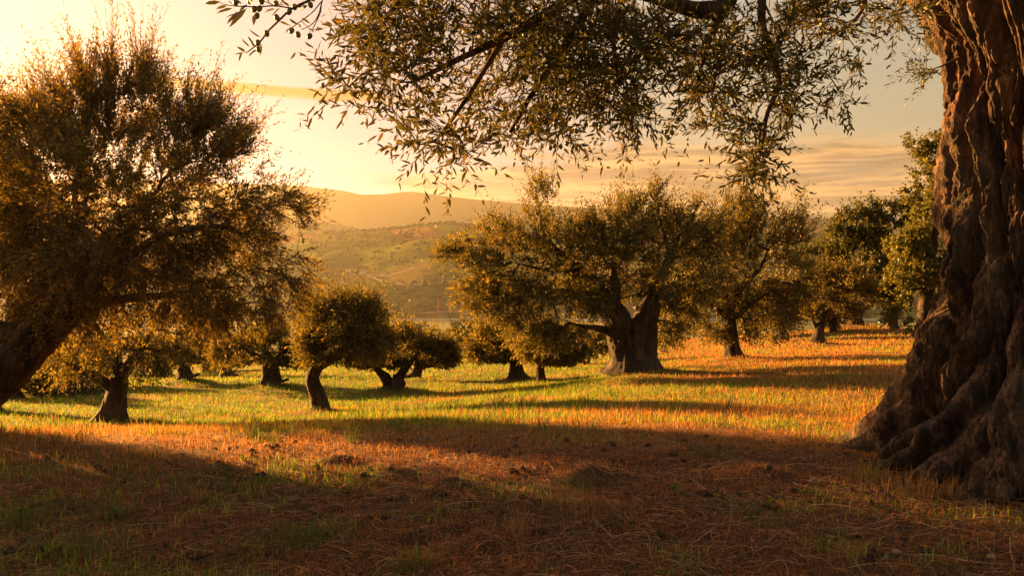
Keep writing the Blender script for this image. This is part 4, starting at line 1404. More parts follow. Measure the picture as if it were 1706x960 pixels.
def strip_block(p0, p1, p2, w, cols, mb, K=5):
    """curved flat straws through three points"""
    n = len(p0)
    t = np.linspace(0, 1, K)[None, :, None]
    c = p0[:, None] * (1 - t) ** 2 + 2 * p1[:, None] * t * (1 - t) + p2[:, None] * t ** 2
    tn = unit(p2 - p0)
    sd = unit(np.cross(tn, np.array([0.0, -0.75, 0.66])))[:, None] * (w[:, None, None] / 2) * (1 - 0.6 * t)
    v = np.stack([c - sd, c + sd], 2).reshape(-1, 3)
    q = np.array([[2 * k, 2 * k + 1, 2 * k + 3, 2 * k + 2] for k in range(K - 1)])
    q = (np.arange(n)[:, None, None] * (2 * K) + q[None]).reshape(-1, 4)
    mb.add(v, q, None, np.repeat(cols, 2 * K, 0))


rng = np.random.RandomState(77)
hp = P(115, 655, 24)
hb = on_ground(hp[0], hp[1])
heap = thing('brush_heap', hb, 'dark heap of cut brushwood on the shaded grass at the left', 'brush heap')
mb = MB()
nv_ = 700
ang = rng.uniform(0, 6.28, nv_)
rad = rng.random_sample(nv_) ** 0.6
q0 = np.stack([hb[0] + 1.25 * rad * np.cos(ang), hb[1] + 0.6 * rad * np.sin(ang), hb[2] + 0.05 + 0.75 * (1 - rad ** 2) * rng.random_sample(nv_)], -1)
q1 = q0 + rng.normal(0, 1, (nv_, 3)) * np.array([0.35, 0.25, 0.16])
qm = (q0 + q1) / 2 + rng.normal(0, 0.06, (nv_, 3))
for k in range(nv_):
    a = resample(np.stack([q0[k], qm[k], q1[k]]), 4)
    tube(mb, a, np.array([1.4, 1.2, 0.9, 0.4]) * rng.uniform(0.006, 0.016), 4, cap=False)
mb.build('sticks', M_TWIG, heap, hb, kind='stuff')

# ------------------------------------------------------------------ shrubs on the slope beyond the meadow
protos = []
for k in range(4):
    rs = np.random.RandomState(200 + k)
    mbc = MB()
    nl_ = 900
    u = unit(rs.normal(size=(nl_, 3)))
    lob = rs.normal(0, 0.35, (6, 3)) * np.array([1, 1, 0.6])
    c = lob[rs.randint(0, 6, nl_)] + u * (rs.random_sample(nl_) ** 0.4)[:, None] * np.array([0.62, 0.62, 0.55])
    c[:, 2] = np.abs(c[:, 2] + 0.55)
    dl = unit(u + rs.normal(0, 0.7, (nl_, 3)) + np.array([0, 0, 0.3]))
    sl2 = unit(np.cross(dl, rs.normal(size=(nl_, 3))))
    add_leaves(mbc, (c, dl, sl2, rs.uniform(0.18, 0.34, nl_), rs.uniform(0.10, 0.18, nl_)), leaf_colours(nl_, rs, (0.025, 0.035, 0.010), (0.085, 0.09, 0.022), 0.05))
    for q in range(5):
        a = resample(np.array([[0, 0, -0.1], rs.normal(0, 0.2, 3) + [0, 0, 0.4], rs.normal(0, 0.4, 3) + [0, 0, 0.9]]), 5)
        tube(mbc, a, np.array([.05, .045, .035, .025, .01]), 4, c=(0.04, 0.03, 0.02))
    protos.append(mbc.mesh('shrub', M_OAK, smooth=False))
rng = np.random.RandomState(5)
k = 0
while k < 150:
    d = 62 * (860 / 62) ** rng.random_sample()
    x = rng.uniform(610, 900) if k % 4 else rng.uniform(-100, 1250)
    X = (x - 853) / F * d
    s_ = rng.uniform(0.8, 1.7) * (1 + d / 350)
    o = bpy.data.objects.new('shrub', protos[k % 4])
    COL.objects.link(o)
    o.location = on_ground(X, d, 0.1)
    o.rotation_euler = (0, 0, rng.uniform(0, 6.28))
    o.scale = (s_ * rng.uniform(0.9, 1.5), s_ * rng.uniform(0.9, 1.4), s_)
    tag(o, 'small hazy green shrub on the slope between the meadow and the valley road', 'shrub', 'shrubs on the slope below the meadow')
    k += 1

# woods on the far hills (one mass each, too far to part)
def wood(name, pts, hgt, mat, seed):
    rs = np.random.RandomState(seed)
    mbw = MB()
    for p in pts:
        r = hgt * rs.uniform(0.6, 1.3)
        nu, nv2 = 7, 5
        U, Vv = np.meshgrid(np.linspace(0, 2 * np.pi, nu, endpoint=False), np.linspace(0, np.pi, nv2))
        rr_ = r * (1 + 0.25 * rs.normal(size=U.shape))
        mbw.add(np.stack([p[0] + rr_ * np.sin(Vv) * np.cos(U) * 0.9, p[1] + rr_ * np.sin(Vv) * np.sin(U) * 0.9, p[2] + 0.5 * r + 0.8 * rr_ * np.cos(Vv)], -1),
                grid_quads(nu, nv2, True), None, np.array([0.03, 0.036, 0.012]) * rs.uniform(0.6, 1.6))
    return mbw.build(name, mat, kind='stuff', smooth=False)


M_WOOD = attr_material('far_wood', 0.95)
rng = np.random.RandomState(8)
pts = []
for (x0, x1, v0, v1, n_) in [(600, 705, 0.93, 1.0, 90), (715, 760, 0.97, 1.0, 40), (505, 610, 0.96, 1.0, 60), (800, 880, 0.97, 1.0, 50), (560, 700, 0.75, 0.9, 60), (620, 900, 0.05, 0.22, 160), (500, 860, 0.3, 0.8, 200),
                             (-600, 500, 0.2, 1.0, 260), (900, 2400, 0.2, 1.0, 320)]:
    for _ in range(n_):
        pts.append(hill.at(rng.uniform(x0, x1), rng.uniform(v0, v1)))
# hedge lines along field edges
for _ in range(26):
    x, v = rng.uniform(480, 1000), rng.uniform(0.1, 0.95)
    dx_, dv_ = rng.uniform(-5, 5), rng.uniform(-0.012, 0.012)
    for q in range(rng.randint(6, 16)):
        pts.append(hill.at(x + dx_ * q, np.clip(v + dv_ * q, 0.02, 1)))
wood('hillside_wood', np.array(pts), 2.9, M_WOOD, 3)
pts = [hill_b.at(rng.uniform(300, 640), rng.uniform(0.55, 1.0)) for _ in range(160)]
wood('hillside_wood', np.array(pts), 5.0, M_WOOD, 4)

# ------------------------------------------------------------------ farmhouses, mast and viaduct in the valley
def flat_material(name, col, rough=0.8, spec=0.3):
    m, n, out = material(name)
    g = n.new('ShaderNodeNewGeometry')
    nz = n.noise(g.outputs['Position'], 0.9, 4, 0.6)
    p = n.new('ShaderNodeBsdfPrincipled')
    n.put(p.inputs['Base Color'], n.mix(1.0, col, n.ramp(nz, [(0.3, (0.75, 0.75, 0.75)), (0.7, (1.15, 1.15, 1.15))]), 'MULTIPLY'))
    p.inputs['Roughness'].default_value = rough
    p.inputs['Specular IOR Level'].default_value = spec
    n.l.new(p.outputs[0], out.inputs[0])
    return m


M_PLASTER = flat_material('pale_plaster', (0.72, 0.66, 0.56))
M_ROOF = flat_material('clay_roof', (0.36, 0.22, 0.14))
M_PANE = flat_material('window_glass', (0.03, 0.035, 0.04), 0.15, 0.6)
M_CONC = flat_material('concrete', (0.62, 0.56, 0.47))
M_RED = flat_material('red_paint', (0.50, 0.06, 0.03), 0.5)


def box(mb, x0, x1, y0, y1, z0, z1, c=(.5, .5, .5)):
    v = [(x0, y0, z0), (x1, y0, z0), (x1, y1, z0), (x0, y1, z0), (x0, y0, z1), (x1, y0, z1), (x1, y1, z1), (x0, y1, z1)]
    mb.add(v, [(0, 3, 2, 1), (4, 5, 6, 7), (0, 1, 5, 4), (1, 2, 6, 5), (2, 3, 7, 6), (3, 0, 4, 7)], None, c)


def house(x, y, w, dp, h, label, rot=0.0):
    p = hill.pick(x, y)
    t = thing('farmhouse', p, label, 'farmhouse', 'farmhouses on the far hillside')
    t.rotation_euler = (0, 0, rot)
    mb = MB()
    box(mb, -w / 2, w / 2, -dp / 2, dp / 2, -2.5, h)
    mb.add([(-w / 2, -dp / 2, h), (-w / 2, dp / 2, h), (-w / 2, 0, h + dp * 0.28), (w / 2, -dp / 2, h), (w / 2, dp / 2, h), (w / 2, 0, h + dp * 0.28)], None, [(0, 2, 1), (3, 4, 5)])
    mb.build('wall', M_PLASTER, t, smooth=False)
    mb = MB()
    e, th_ = 0.5, 0.25
    for s in (-1, 1):
        a = np.array([(-w / 2 - e, s * (dp / 2 + e), h - 0.25), (w / 2 + e, s * (dp / 2 + e), h - 0.25), (w / 2 + e, 0, h + dp * 0.28 + 0.05), (-w / 2 - e, 0, h + dp * 0.28 + 0.05)])
        v = np.concatenate([a, a + [0, 0, th_]])
        mb.add(v, [(0, 1, 2, 3), (4, 7, 6, 5), (0, 4, 5, 1), (1, 5, 6, 2), (2, 6, 7, 3), (3, 7, 4, 0)])
    mb.build('roof', M_ROOF, t, smooth=False)
    for i in range(3):
        mb = MB()
        cx = -w / 2 + w * (i + 0.5) / 3
        box(mb, cx - 0.5, cx + 0.5, -dp / 2 - 0.05, -dp / 2 + 0.1, h * 0.45, h * 0.45 + 1.3)
        mb.build('window', M_PANE, t, smooth=False)


house(581, 454, 7, 5.5, 4, 'white farmhouse standing alone at the left on the far hillside', 0.3)
house(604, 456, 10, 5, 3, 'pale long farm building, left of the cluster below the orange fields', -0.2)
house(620, 462, 6, 5, 3.6, 'pale farmhouse lowest in the cluster below the orange fields', 0.1)
house(640, 458, 9, 5, 2.8, 'low farm building at the right end of the cluster below the orange fields', -0.3)
house(728, 378, 6, 5, 3.2, 'small pale house just under the wooded knoll on the hill ridge', 0.2)

def track(pix, w):
    """pale dirt road draped over the hillside through photo pixels"""
    p = resample(np.array([hill.pick(x, y) for (x, y) in pix]), 40)
    p[:, 2] += 0.9
    sdv = unit(np.cross(np.gradient(p, axis=0), np.array([0, -0.25, 1.0]))) * w / 2
    mb = MB()
    mb.add(np.stack([p - sdv, p + sdv], 1), grid_quads(2, 40), None, (0.5, 0.5, 0.5))
    mb.build('farm_track', M_TRACK, kind='structure')


M_TRACK = flat_material('dirt_track', (0.25, 0.18, 0.11), 0.95, 0.1)
track([(560, 449), (590, 452), (612, 458), (640, 461), (662, 456), (690, 447)], 5.0)
track([(612, 459), (640, 470), (700, 476), (760, 468), (830, 452)], 4.0)
track([(700, 524), (760, 521), (830, 527), (900, 532)], 5.0)
vy = 905.0
vx0, vx1 = float((640 - 853) / F * vy), float((1500 - 853) / F * vy)
vz = EYE - (533 - 480) / F * vy
vb = np.array([vx0, vy, -41.0])
via = thing('viaduct', vb, 'long pale road viaduct crossing the valley floor', 'viaduct')
mb = MB()
box(mb, vx0 - 60, vx1, vy - 5, vy + 5, vz - 1.3, vz)
mb.build('deck', M_CONC, via, vb, smooth=False)
for s in (-1, 1):
    mb = MB()
    box(mb, vx0 - 60, vx1, vy + s * 5.02 - 0.15, vy + s * 5.02 + 0.15, vz - 0.2, vz + 1.1)
    mb.build('parapet', M_CONC, via, vb, smooth=False)
for k in range(int((vx1 - vx0 + 60) / 25)):
    mb = MB()
    px_ = vx0 - 50 + 25 * k
    box(mb, px_ - 0.8, px_ + 0.8, vy - 3.5, vy + 3.5, -43, vz - 1.31)
    mb.build('pier', M_CONC, via, vb, smooth=False)

mp = np.array([(730 - 853) / F * 880, 880.0, 0])
mp[2] = float(ground_z(mp[0], mp[1]))
mast = thing('lattice_mast', mp, 'thin red lattice mast above the valley road', 'mast')
mh = EYE - (496 - 480) / F * 880 - mp[2]
mb = MB()
for (sx, sy) in ((-1, -1), (1, -1), (1, 1), (-1, 1)):
    tube(mb, np.array([mp + [sx * 0.8, sy * 0.8, -0.5], mp + [sx * 0.55, sy * 0.55, mh * 0.6], mp + [sx * 0.4, sy * 0.4, mh]]), np.array([.16, .14, .12]), 5)
nb = 12
for k in range(nb):
    z0, z1 = mh * k / nb, mh * (k + 1) / nb
    a0, a1 = 0.8 - 0.4 * k / nb, 0.8 - 0.4 * (k + 1) / nb
    for (c0, c1) in (((-1, -1), (1, -1)), ((1, -1), (1, 1)), ((1, 1), (-1, 1)), ((-1, 1), (-1, -1))):
        tube(mb, np.array([mp + [c0[0] * a0, c0[1] * a0, z0], mp + [c1[0] * a1, c1[1] * a1, z1]]), np.array([.08, .08]), 4)
mb.build('frame', M_RED, mast, mp, smooth=False)
for k, zf in enumerate((0.82, 0.94)):
    mb = MB()
    box(mb, mp[0] - 1.9, mp[0] + 1.9, mp[1] - 0.12, mp[1] + 0.12, mp[2] + mh * zf, mp[2] + mh * zf + 0.3)
    mb.build('crossarm', M_RED, mast, mp, smooth=False)

# ------------------------------------------------------------------ ground cover
def scatter(n, d0, d1, a0, a1, rng, power=1.0, patchy=False):
    d = d0 * (d1 / d0) ** (rng.random_sample(n) ** power)
    a = R(1) * rng.uniform(a0, a1, n)
    X, Y = d * np.sin(a), d * np.cos(a)
    keep = ((X - TX) ** 2 + (Y - TY) ** 2) > 1.25 ** 2
    if patchy:
        f_ = fbm(X * 1.1, Y * 1.3, 11.0, 4)
        keep &= rng.random_sample(n) < 0.36 + 0.64 * sstep(f_, -0.28, 0.16)
    return X[keep], Y[keep]


rng = np.random.RandomState(101)
mb = MB()
X, Y = scatter(150000, 2.4, 10.5, -50, 50, rng, 1.0, True)
cols, isg = cover_colour(X, Y, rng, True)
d = np.hypot(X, Y)
tall = fbm(X * 0.8, Y * 0.8, 3.0, 3)
h = np.where(isg, rng.uniform(0.04, 0.11, len(X)), rng.uniform(0.02, 0.075, len(X))) * (1 + 0.7 * np.maximum(tall, 0))
far_up = sstep(d, 6.5, 9)
h = h * (1 + 0.25 * far_up)
w = np.where(isg, rng.uniform(0.003, 0.006, len(X)), rng.uniform(0.002, 0.005, len(X))) * (0.8 + d / 14)
blade_block(X, Y, h, w, np.clip(rng.normal(0.65, 0.4, len(X)), 0, 1.5), rng.uniform(0, 6.28, len(X)), cols, mb)
mb.build('grass', M_GRASS, smooth=False, kind='stuff')
mb = MB()
X, Y = scatter(260000, 9.5, 30, -48, 46, rng, 0.9, True)
cols, isg = cover_colour(X, Y, rng, True)
d = np.hypot(X, Y)
h = rng.uniform(0.03, 0.13, len(X)) * (1 + 0.8 * (rng.random_sample(len(X)) < 0.06)) * (0.85 + 0.5 * np.maximum(fbm(X * 0.5, Y * 0.5, 3.0, 3), -0.5))
blade_block(X, Y, h, rng.uniform(0.006, 0.010, len(X)) * d / 10, np.clip(rng.normal(0.5, 0.3, len(X)), 0, 1.3), rng.uniform(0, 6.28, len(X)), cols, mb, False)
X, Y = scatter(70000, 29, 58, -46, 42, rng)
cols, isg = cover_colour(X, Y, rng, True)
d = np.hypot(X, Y)
blade_block(X, Y, rng.uniform(0.06, 0.16, len(X)), rng.uniform(0.008, 0.012, len(X)) * d / 10, np.clip(rng.normal(0.4, 0.3, len(X)), 0, 1.2), rng.uniform(0, 6.28, len(X)), cols, mb, False)
mb.build('meadow_grass', M_GRASS, smooth=False, kind='stuff')

mb = MB()
X, Y = scatter(42000, 2.5, 9.0, -48, 50, rng)
n_ = len(X)
a = rng.uniform(0, 6.28, n_)
ln = rng.uniform(0.04, 0.18, n_) * (0.7 + rng.random_sample(n_) ** 4)
p0 = np.stack([X, Y, ground_z(X, Y) + rng.uniform(0.0, 0.02, n_)], -1)
x2, y2 = X + np.cos(a) * ln, Y + np.sin(a) * ln
p2 = np.stack([x2, y2, ground_z(x2, y2) + rng.uniform(0.0, 0.045, n_) * (rng.random_sample(n_) < 0.5)], -1)
p1 = (p0 + p2) / 2 + np.stack([rng.normal(0, 0.2, n_) * ln, rng.normal(0, 0.2, n_) * ln, rng.uniform(0.0, 0.35, n_) * ln], -1)
k2 = rng.random_sample(n_)[:, None]
cl = np.array([0.17, 0.070, 0.028]) * (1 - k2) + np.array([0.56, 0.29, 0.13]) * k2 ** 2.5
strip_block(p0, p1, p2, rng.uniform(0.0018, 0.005, n_), cl, mb)
# longer bleached stems, most of them on the right
n_ = 800
X, Y = rng.uniform(-2.5, 5.5, n_), rng.uniform(2.7, 6.8, n_)
ok = (rng.random_sample(n_) < 0.25 + 0.75 * sstep(X / Y, -0.15, 0.35)) & ((X - TX) ** 2 + (Y - TY) ** 2 > 1.3 ** 2)
X, Y = X[ok], Y[ok]
n_ = len(X)
a = rng.normal(0.15, 0.7, n_) + np.where(rng.random_sample(n_) < 0.25, 1.4, 0)
ln = rng.uniform(0.10, 0.38, n_)
p0 = np.stack([X, Y, ground_z(X, Y) + rng.uniform(0.005, 0.03, n_)], -1)
x2, y2 = X + np.cos(a) * ln, Y + np.sin(a) * ln
p2 = np.stack([x2, y2, ground_z(x2, y2) + rng.uniform(0.005, 0.05, n_)], -1)
p1 = (p0 + p2) / 2 + np.stack([rng.normal(0, 0.16, n_) * ln, rng.normal(0, 0.16, n_) * ln, rng.uniform(0.0, 0.12, n_) * ln], -1)
strip_block(p0, p1, p2, rng.uniform(0.003, 0.007, n_), np.array([0.36, 0.20, 0.10]) * rng.uniform(0.4, 1.2, (n_, 1)), mb, 8)
# fallen olive leaves
X, Y = scatter(16000, 2.5, 9.0, -48, 50, rng)
n_ = len(X)
b = np.stack([X, Y, ground_z(X, Y) + rng.uniform(0.002, 0.02, n_)], -1)
dl = unit(np.stack([rng.normal(size=n_), rng.normal(size=n_), rng.normal(0, 0.25, n_)], -1))
sdl = unit(np.cross(dl, np.array([0, 0, 1.0]) + rng.normal(0, 0.4, (n_, 3))))
add_leaves(mb, (b, dl, sdl, rng.uniform(0.03, 0.06, n_), rng.uniform(0.009, 0.014, n_)), np.array([0.15, 0.085, 0.045]) * rng.uniform(0.4, 1.6, (n_, 1)))
mb.build('leaf_litter', M_LITTER, smooth=False, kind='stuff')

# crumbs and clods of turned soil
mb = MB()
X, Y = scatter(5200, 2.5, 8.2, -46, 46, rng)
keep_ = fbm(X * 1.1, Y * 1.1, 6.0, 3) > -0.12
X, Y = X[keep_], Y[keep_]
nu, nv2 = 6, 4
U, Vv = np.meshgrid(np.linspace(0, 2 * np.pi, nu, endpoint=False), np.linspace(0.25, np.pi - 0.25, nv2))
unit_p = np.stack([np.sin(Vv) * np.cos(U), np.sin(Vv) * np.sin(U), np.cos(Vv)], -1).reshape(-1, 3)
n_ = len(X)
sz = 0.006 + 0.030 * rng.random_sample(n_) ** 4
pts_ = unit_p[None] * (1 + rng.normal(0, 0.22, (n_, nu * nv2, 1))) * sz[:, None, None] * np.array([1.2, 1.0, 0.75])
pts_ = pts_ + np.stack([X, Y, ground_z(X, Y) + sz * 0.35], -1)[:, None]
q = (np.arange(n_)[:, None, None] * (nu * nv2) + grid_quads(nu, nv2, True)[None]).reshape(-1, 4)
mb.add(pts_, q, None, np.repeat(np.array([0.085, 0.045, 0.024]) * rng.uniform(0.5, 1.5, (n_, 1)), nu * nv2, 0))
mb.build('soil_crumbs', M_STONE, smooth=False, kind='stuff')

# clumps of taller weeds and seed stems through the meadow
mb = MB()
wx, wy = scatter(420, 7.5, 30, -44, 40, rng, 0.8)
cnt_ = 26
ci = np.repeat(np.arange(len(wx)), cnt_)
sp_ = rng.uniform(0.04, 0.16, len(wx))[ci]
X, Y = wx[ci] + rng.normal(0, 1, len(ci)) * sp_, wy[ci] + rng.normal(0, 1, len(ci)) * sp_
kind_ = rng.random_sample(len(wx))[ci]
cw = np.where((kind_ < 0.55)[:, None], np.array([0.075, 0.11, 0.018]), np.where((kind_ < 0.8)[:, None], np.array([0.24, 0.12, 0.04]), np.array([0.10, 0.075, 0.03]))) * rng.uniform(0.6, 1.4, (len(ci), 1))
hw = rng.uniform(0.08, 0.24, len(wx))[ci] * rng.uniform(0.5, 1.1, len(ci))
blade_block(X, Y, hw, rng.uniform(0.006, 0.011, len(ci)), np.clip(rng.normal(0.35, 0.3, len(ci)), 0, 1.2), rng.uniform(0, 6.28, len(ci)), cw, mb)
mb.build('meadow_weeds', M_GRASS, smooth=False, kind='stuff')

# tufts, weeds, fallen twigs and stones in the foreground
def tuft(x, y, n, h, r, label, cols_, seed, name='grass_tuft', cat='grass tuft', grp='grass tufts in the foreground', w=(0.004, 0.007), lean=(0.35, 0.3)):
    rs = np.random.RandomState(seed)
    g = G(x, y)
    X = g[0] + rs.normal(0, r, n)
    Y = g[1] + rs.normal(0, r * 0.8, n)
    c0, c1 = np.array(cols_[0]), np.array(cols_[1])
    k = rs.random_sample(n)[:, None]
    mb = MB()
    blade_block(X, Y, rs.uniform(0.45, 1.0, n) * h, rs.uniform(*w, n), np.clip(rs.normal(*lean, n), 0, 1.3), np.arctan2(Y - g[1], X - g[0]) + rs.normal(0, 0.7, n), c0 * (1 - k) + c1 * k, mb)
    loose = r >= 0.085
    o = mb.build('grass_patch' if loose else name, M_GRASS, None, g, smooth=False, kind='stuff' if loose else None)
    tag(o, label, 'grass' if loose else cat, None if loose else grp)
    return o


GRN = ((0.06, 0.10, 0.018), (0.17, 0.19, 0.035))
STR = ((0.20, 0.10, 0.035), (0.42, 0.24, 0.09))
for i, (x, y, n_, h, r, lab, c_) in enumerate([
        (35, 880, 130, .24, .09, 'tall green grass tuft at the left edge of the foreground', GRN),
        (180, 868, 90, .17, .07, 'sunlit yellow green grass tuft right of the one at the left edge', GRN),
        (205, 866, 60, .15, .035, 'small sunlit grass tuft touching the yellow green one', ((0.10, 0.12, 0.02), (0.24, 0.21, 0.05))),
        (330, 838, 70, .13, .035, 'thin dry yellow tuft in a lit patch left of centre', STR),
        (290, 882, 80, .15, .07, 'dry bent tuft in the lit strip nearest the bottom left', STR),
        (500, 905, 220, .17, .13, 'broad dark green tuft in the shade near the bottom, left of centre', GRN),
        (120, 925, 160, .17, .12, 'dark green tuft close to the bottom left corner', GRN),
        (430, 925, 140, .16, .12, 'brownish green tuft at the bottom between the two dark green ones', ((0.07, 0.075, 0.02), (0.20, 0.13, 0.04))),
        (690, 945, 120, .13, .1, 'low green tuft at the bottom edge, centre left', GRN),
        (860, 893, 46, .22, .04, 'upright sheaf of tan dry stalks in the shade at the centre', STR),
        (935, 845, 50, .24, .10, 'scattered tall tan stalks beside the dark soil heap', STR),
        (1000, 865, 60, .20, .10, 'tan stalks and green blades right of the soil heap', ((0.09, 0.10, 0.025), (0.34, 0.20, 0.08))),
        (1450, 802, 60, .22, .05, 'arching yellow green grass growing out of the old tree root', ((0.16, 0.14, 0.03), (0.34, 0.22, 0.06))),
        (1510, 822, 150, .20, .16, 'dry reddish grass lit by the sun at the foot of the massive trunk', STR),
        (1600, 800, 170, .24, .17, 'dense dry reddish grass against the roots near the right edge', STR),
        (1418, 792, 110, .16, .10, 'dry grass and weeds at the left tip of the massive roots', STR),
        (1560, 822, 150, .2, .13, 'dry grass filling the hollow between two massive roots', STR),
        (1665, 815, 150, .22, .14, 'dry grass against the trunk at the right edge', STR),
        (1400, 935, 40, .16, .06, 'short upright reddish stalks at the bottom right', STR),
        (1190, 765, 80, .12, .09, 'low green clump at the shade line right of the centre', GRN),
        (1330, 690, 110, .16, .12, 'dull green clump on the lit orange grass left of the massive trunk', ((0.08, 0.09, 0.03), (0.16, 0.15, 0.05)))]):
    tuft(x, y, n_, h, r, lab, c_, 300 + i)


def weed(x, y, n, ll, lw, h, label, seed, col=((0.05, 0.085, 0.022), (0.10, 0.14, 0.035))):
    """broad-leaved weed: a stem and separate leaves"""
    rs = np.random.RandomState(seed)
    g = G(x, y)
    t = thing('weed', g, label, 'weed', 'broad leaved weeds in the foreground')
    mb = MB()
    a = resample(np.array([g + [0, 0, -0.01], g + [0.01, 0, h * 0.5], g + [rs.uniform(-.02, .02), 0, h]]), 8)
    tube(mb, a, np.linspace(0.003, 0.0012, 8), 5, c=(0.09, 0.10, 0.03))
    mb.build('stem', M_LITTER, t, g)
    for k in range(n):
        u = k / max(n - 1, 1)
        i = min(7, int(1 + 6 * u))
        an = k * 2.4 + rs.uniform(-.4, .4)
        d_ = unit(np.array([math.cos(an), math.sin(an), rs.uniform(-.1, .7)]))
        s_ = unit(np.cross(d_, np.array([0, 0, 1.0]) + rs.normal(0, .3, 3)))
        mb = MB()
        kk = rs.random_sample()
        add_leaves(mb, (a[i:i + 1], d_[None], s_[None], np.array([ll * rs.uniform(.7, 1.2)]), np.array([lw * rs.uniform(.8, 1.2)])), (np.array(col[0]) * (1 - kk) + np.array(col[1]) * kk)[None], True)
        mb.build('leaf', M_LEAF, t, g, smooth=False)


weed(1258, 875, 8, .085, .026, .12, 'green weed with two broad drooping leaves, centre right of the foreground', 1)
weed(1120, 822, 9, .05, .018, .05, 'flat grey green weed above the long curved twig', 2)
weed(1022, 884, 8, .05, .02, .06, 'pale leaved weed left of the long upright twig', 3)
weed(1365, 918, 6, .05, .016, .07, 'tiny dark green weed sprig before the lit stalks at the bottom right', 4)
weed(1165, 757, 9, .06, .02, .09, 'green weed sprig on the shade line left of the massive roots', 5)
weed(612, 795, 9, .06, .02, .08, 'green weed sprig alone in the brown shade, left of centre', 6)
weed(575, 822, 10, .05, .02, .05, 'flat grey leaved weed in the brown shade below the sprig', 7)

TWG = [([(1119, 792), (1152, 807), (1176, 826), (1207, 842)], .006, 'long pale curved twig lying across the shaded ground, centre right'),
       ([(1209, 817), (1217, 847), (1215, 888), (1188, 958)], .005, 'long thin twig curving down to the bottom edge right of centre'),
       ([(1054, 879), (1081, 902), (1085, 934), (1094, 958)], .006, 'bent reddish twig standing at the bottom edge, centre'),
       ([(1328, 882), (1366, 892), (1407, 890)], .006, 'pale bowed twig lying before the lit grass'),
       ([(1249, 923), (1264, 930), (1289, 930)], .005, 'short pale bowed twig near the bottom, right of centre'),
       ([(1226, 745), (1246, 762), (1281, 770), (1316, 770)], .005, 'pale bent twig lying along the shade line'),
       ([(1259, 822), (1281, 835), (1305, 844)], .004, 'short straight twig beside the broad leaved weed'),
       ([(1164, 911), (1166, 935), (1165, 958)], .004, 'thin upright twig at the bottom edge, left of the long curving one'),
       ([(1130, 862), (1180, 880), (1225, 886), (1290, 872), (1350, 868)], .005, 'very long brown twig lying flat right of the centre'),
       ([(1540, 905), (1600, 880), (1660, 872), (1700, 868)], .006, 'brown twig lying towards the right edge below the trunk'),
       ([(1440, 880), (1500, 868), (1560, 850), (1640, 842)], .006, 'long brown stalk crossing the lit grass below the trunk'),
       ([(1690, 958), (1688, 915), (1695, 885)], .006, 'bent brown twig at the bottom right corner')]
for i, (pts, r, lab) in enumerate(TWG):
    rs = np.random.RandomState(500 + i)
    g = np.array([G(x, y) for (x, y) in pts])
    # resting on the soil, lifted a little between its ends
    lift = np.sin(np.linspace(0.15, math.pi - 0.15, len(g))) * 0.03
    g[:, 2] += r * 0.6 + lift
    a = resample(g, 26)
    a += np.cumsum(rs.normal(0, 0.0015, a.shape), 0)
    o_ = a[0].copy()
    mb = MB()
    tube(mb, a, np.linspace(r, r * 0.5, 26) * 0.75, 7, bump=0.25, seed=i, c=np.array([0.30, 0.17, 0.09]) * rs.uniform(0.7, 1.2))
    t = thing('fallen_twig', o_, lab, 'twig', 'fallen twigs in the foreground')
    mb.build('stem', M_LITTER, t, o_)
    mb = MB()
    for q in range(3):
        j = rs.randint(6, 22)
        e = a[j] + rs.normal(0, 1, 3) * [0.05, 0.04, 0.01] + [0, 0, 0.035]
        tube(mb, resample(np.array([a[j], (a[j] + e) / 2 + rs.normal(0, .006, 3), e]), 6), np.linspace(r * 0.4, r * 0.15, 6), 5, c=(0.2, 0.11, 0.06))
    mb.build('side_shoot', M_LITTER, t, o_)


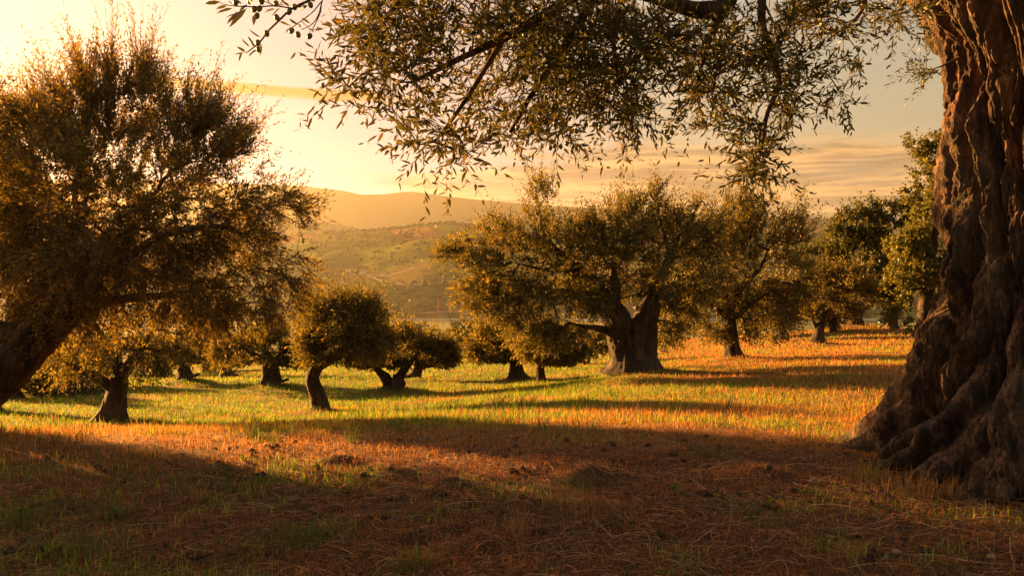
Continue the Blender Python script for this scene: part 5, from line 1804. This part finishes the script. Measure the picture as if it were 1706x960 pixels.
def stone(x, y, r, label, col, seed):
    rs = np.random.RandomState(seed)
    g = G(x, y)
    nu, nv2 = 18, 12
    U, Vv = np.meshgrid(np.linspace(0, 2 * np.pi, nu, endpoint=False), np.linspace(0, np.pi, nv2))
    x_, y_, z_ = np.sin(Vv) * np.cos(U), np.sin(Vv) * np.sin(U), np.cos(Vv)
    q = r * (1 + 0.35 * fbm(x_ * 1.1 + seed, y_ * 1.1, z_ * 1.1, 3))
    mb = MB()
    mb.add(np.stack([g[0] + q * x_ * 1.15, g[1] + q * y_, g[2] + r * 0.35 + q * z_ * 0.75], -1), grid_quads(nu, nv2, True), None, col)
    tag(mb.build('stone', M_STONE, None, g), label, 'stone', 'stones on the soil')


stone(1357, 806, .038, 'round reddish stone on the soil just left of the root tip', (0.26, 0.15, 0.10), 1)
stone(1473, 931, .022, 'small greenish stone near the bottom, below the lit grass', (0.14, 0.17, 0.11), 2)
stone(1494, 923, .022, 'small pinkish stone beside the greenish one', (0.30, 0.18, 0.13), 3)
stone(1652, 932, .022, 'small pale yellow stone near the bottom right corner', (0.40, 0.32, 0.16), 4)
stone(1688, 795, .045, 'rounded brown stone at the right edge under the trunk', (0.20, 0.13, 0.09), 5)

# tall dry stalk in front of the leaning tree's meadow
sp = G(80, 690)
t = thing('dry_stalk', sp, 'thin tall dry weed stalk on the sunlit grass at the left', 'weed')
a = resample(np.array([sp, sp + [0.02, 0, 0.25], sp + [0.05, 0, 0.5]]), 10)
mb = MB()
tube(mb, a, np.linspace(0.006, 0.003, 10), 5, c=(0.25, 0.16, 0.06))
for (q, sx) in ((6, -1), (7, 1), (8, -1), (5, 1)):
    e = a[q] + [sx * 0.08, 0.01, 0.10]
    tube(mb, np.array([a[q], e]), np.array([0.003, 0.002]), 4, c=(0.25, 0.16, 0.06))
mb.build('stem', M_LITTER, t, sp)

# ------------------------------------------------------------------ haze: even golden evening air round the whole place
HAZE_DENSITY = 0.85e-4
m, n, out = material('haze')
pv = n.new('ShaderNodeVolumePrincipled')
pv.inputs['Color'].default_value = (0.56, 0.53, 0.47, 1)
pv.inputs['Density'].default_value = HAZE_DENSITY
pv.inputs['Anisotropy'].default_value = 0.6
n.l.new(pv.outputs[0], out.inputs['Volume'])
mb = MB()
box(mb, -9800, 9800, -600, 9900, -60, 600)
hz = mb.build('haze', m, kind='stuff', smooth=False)
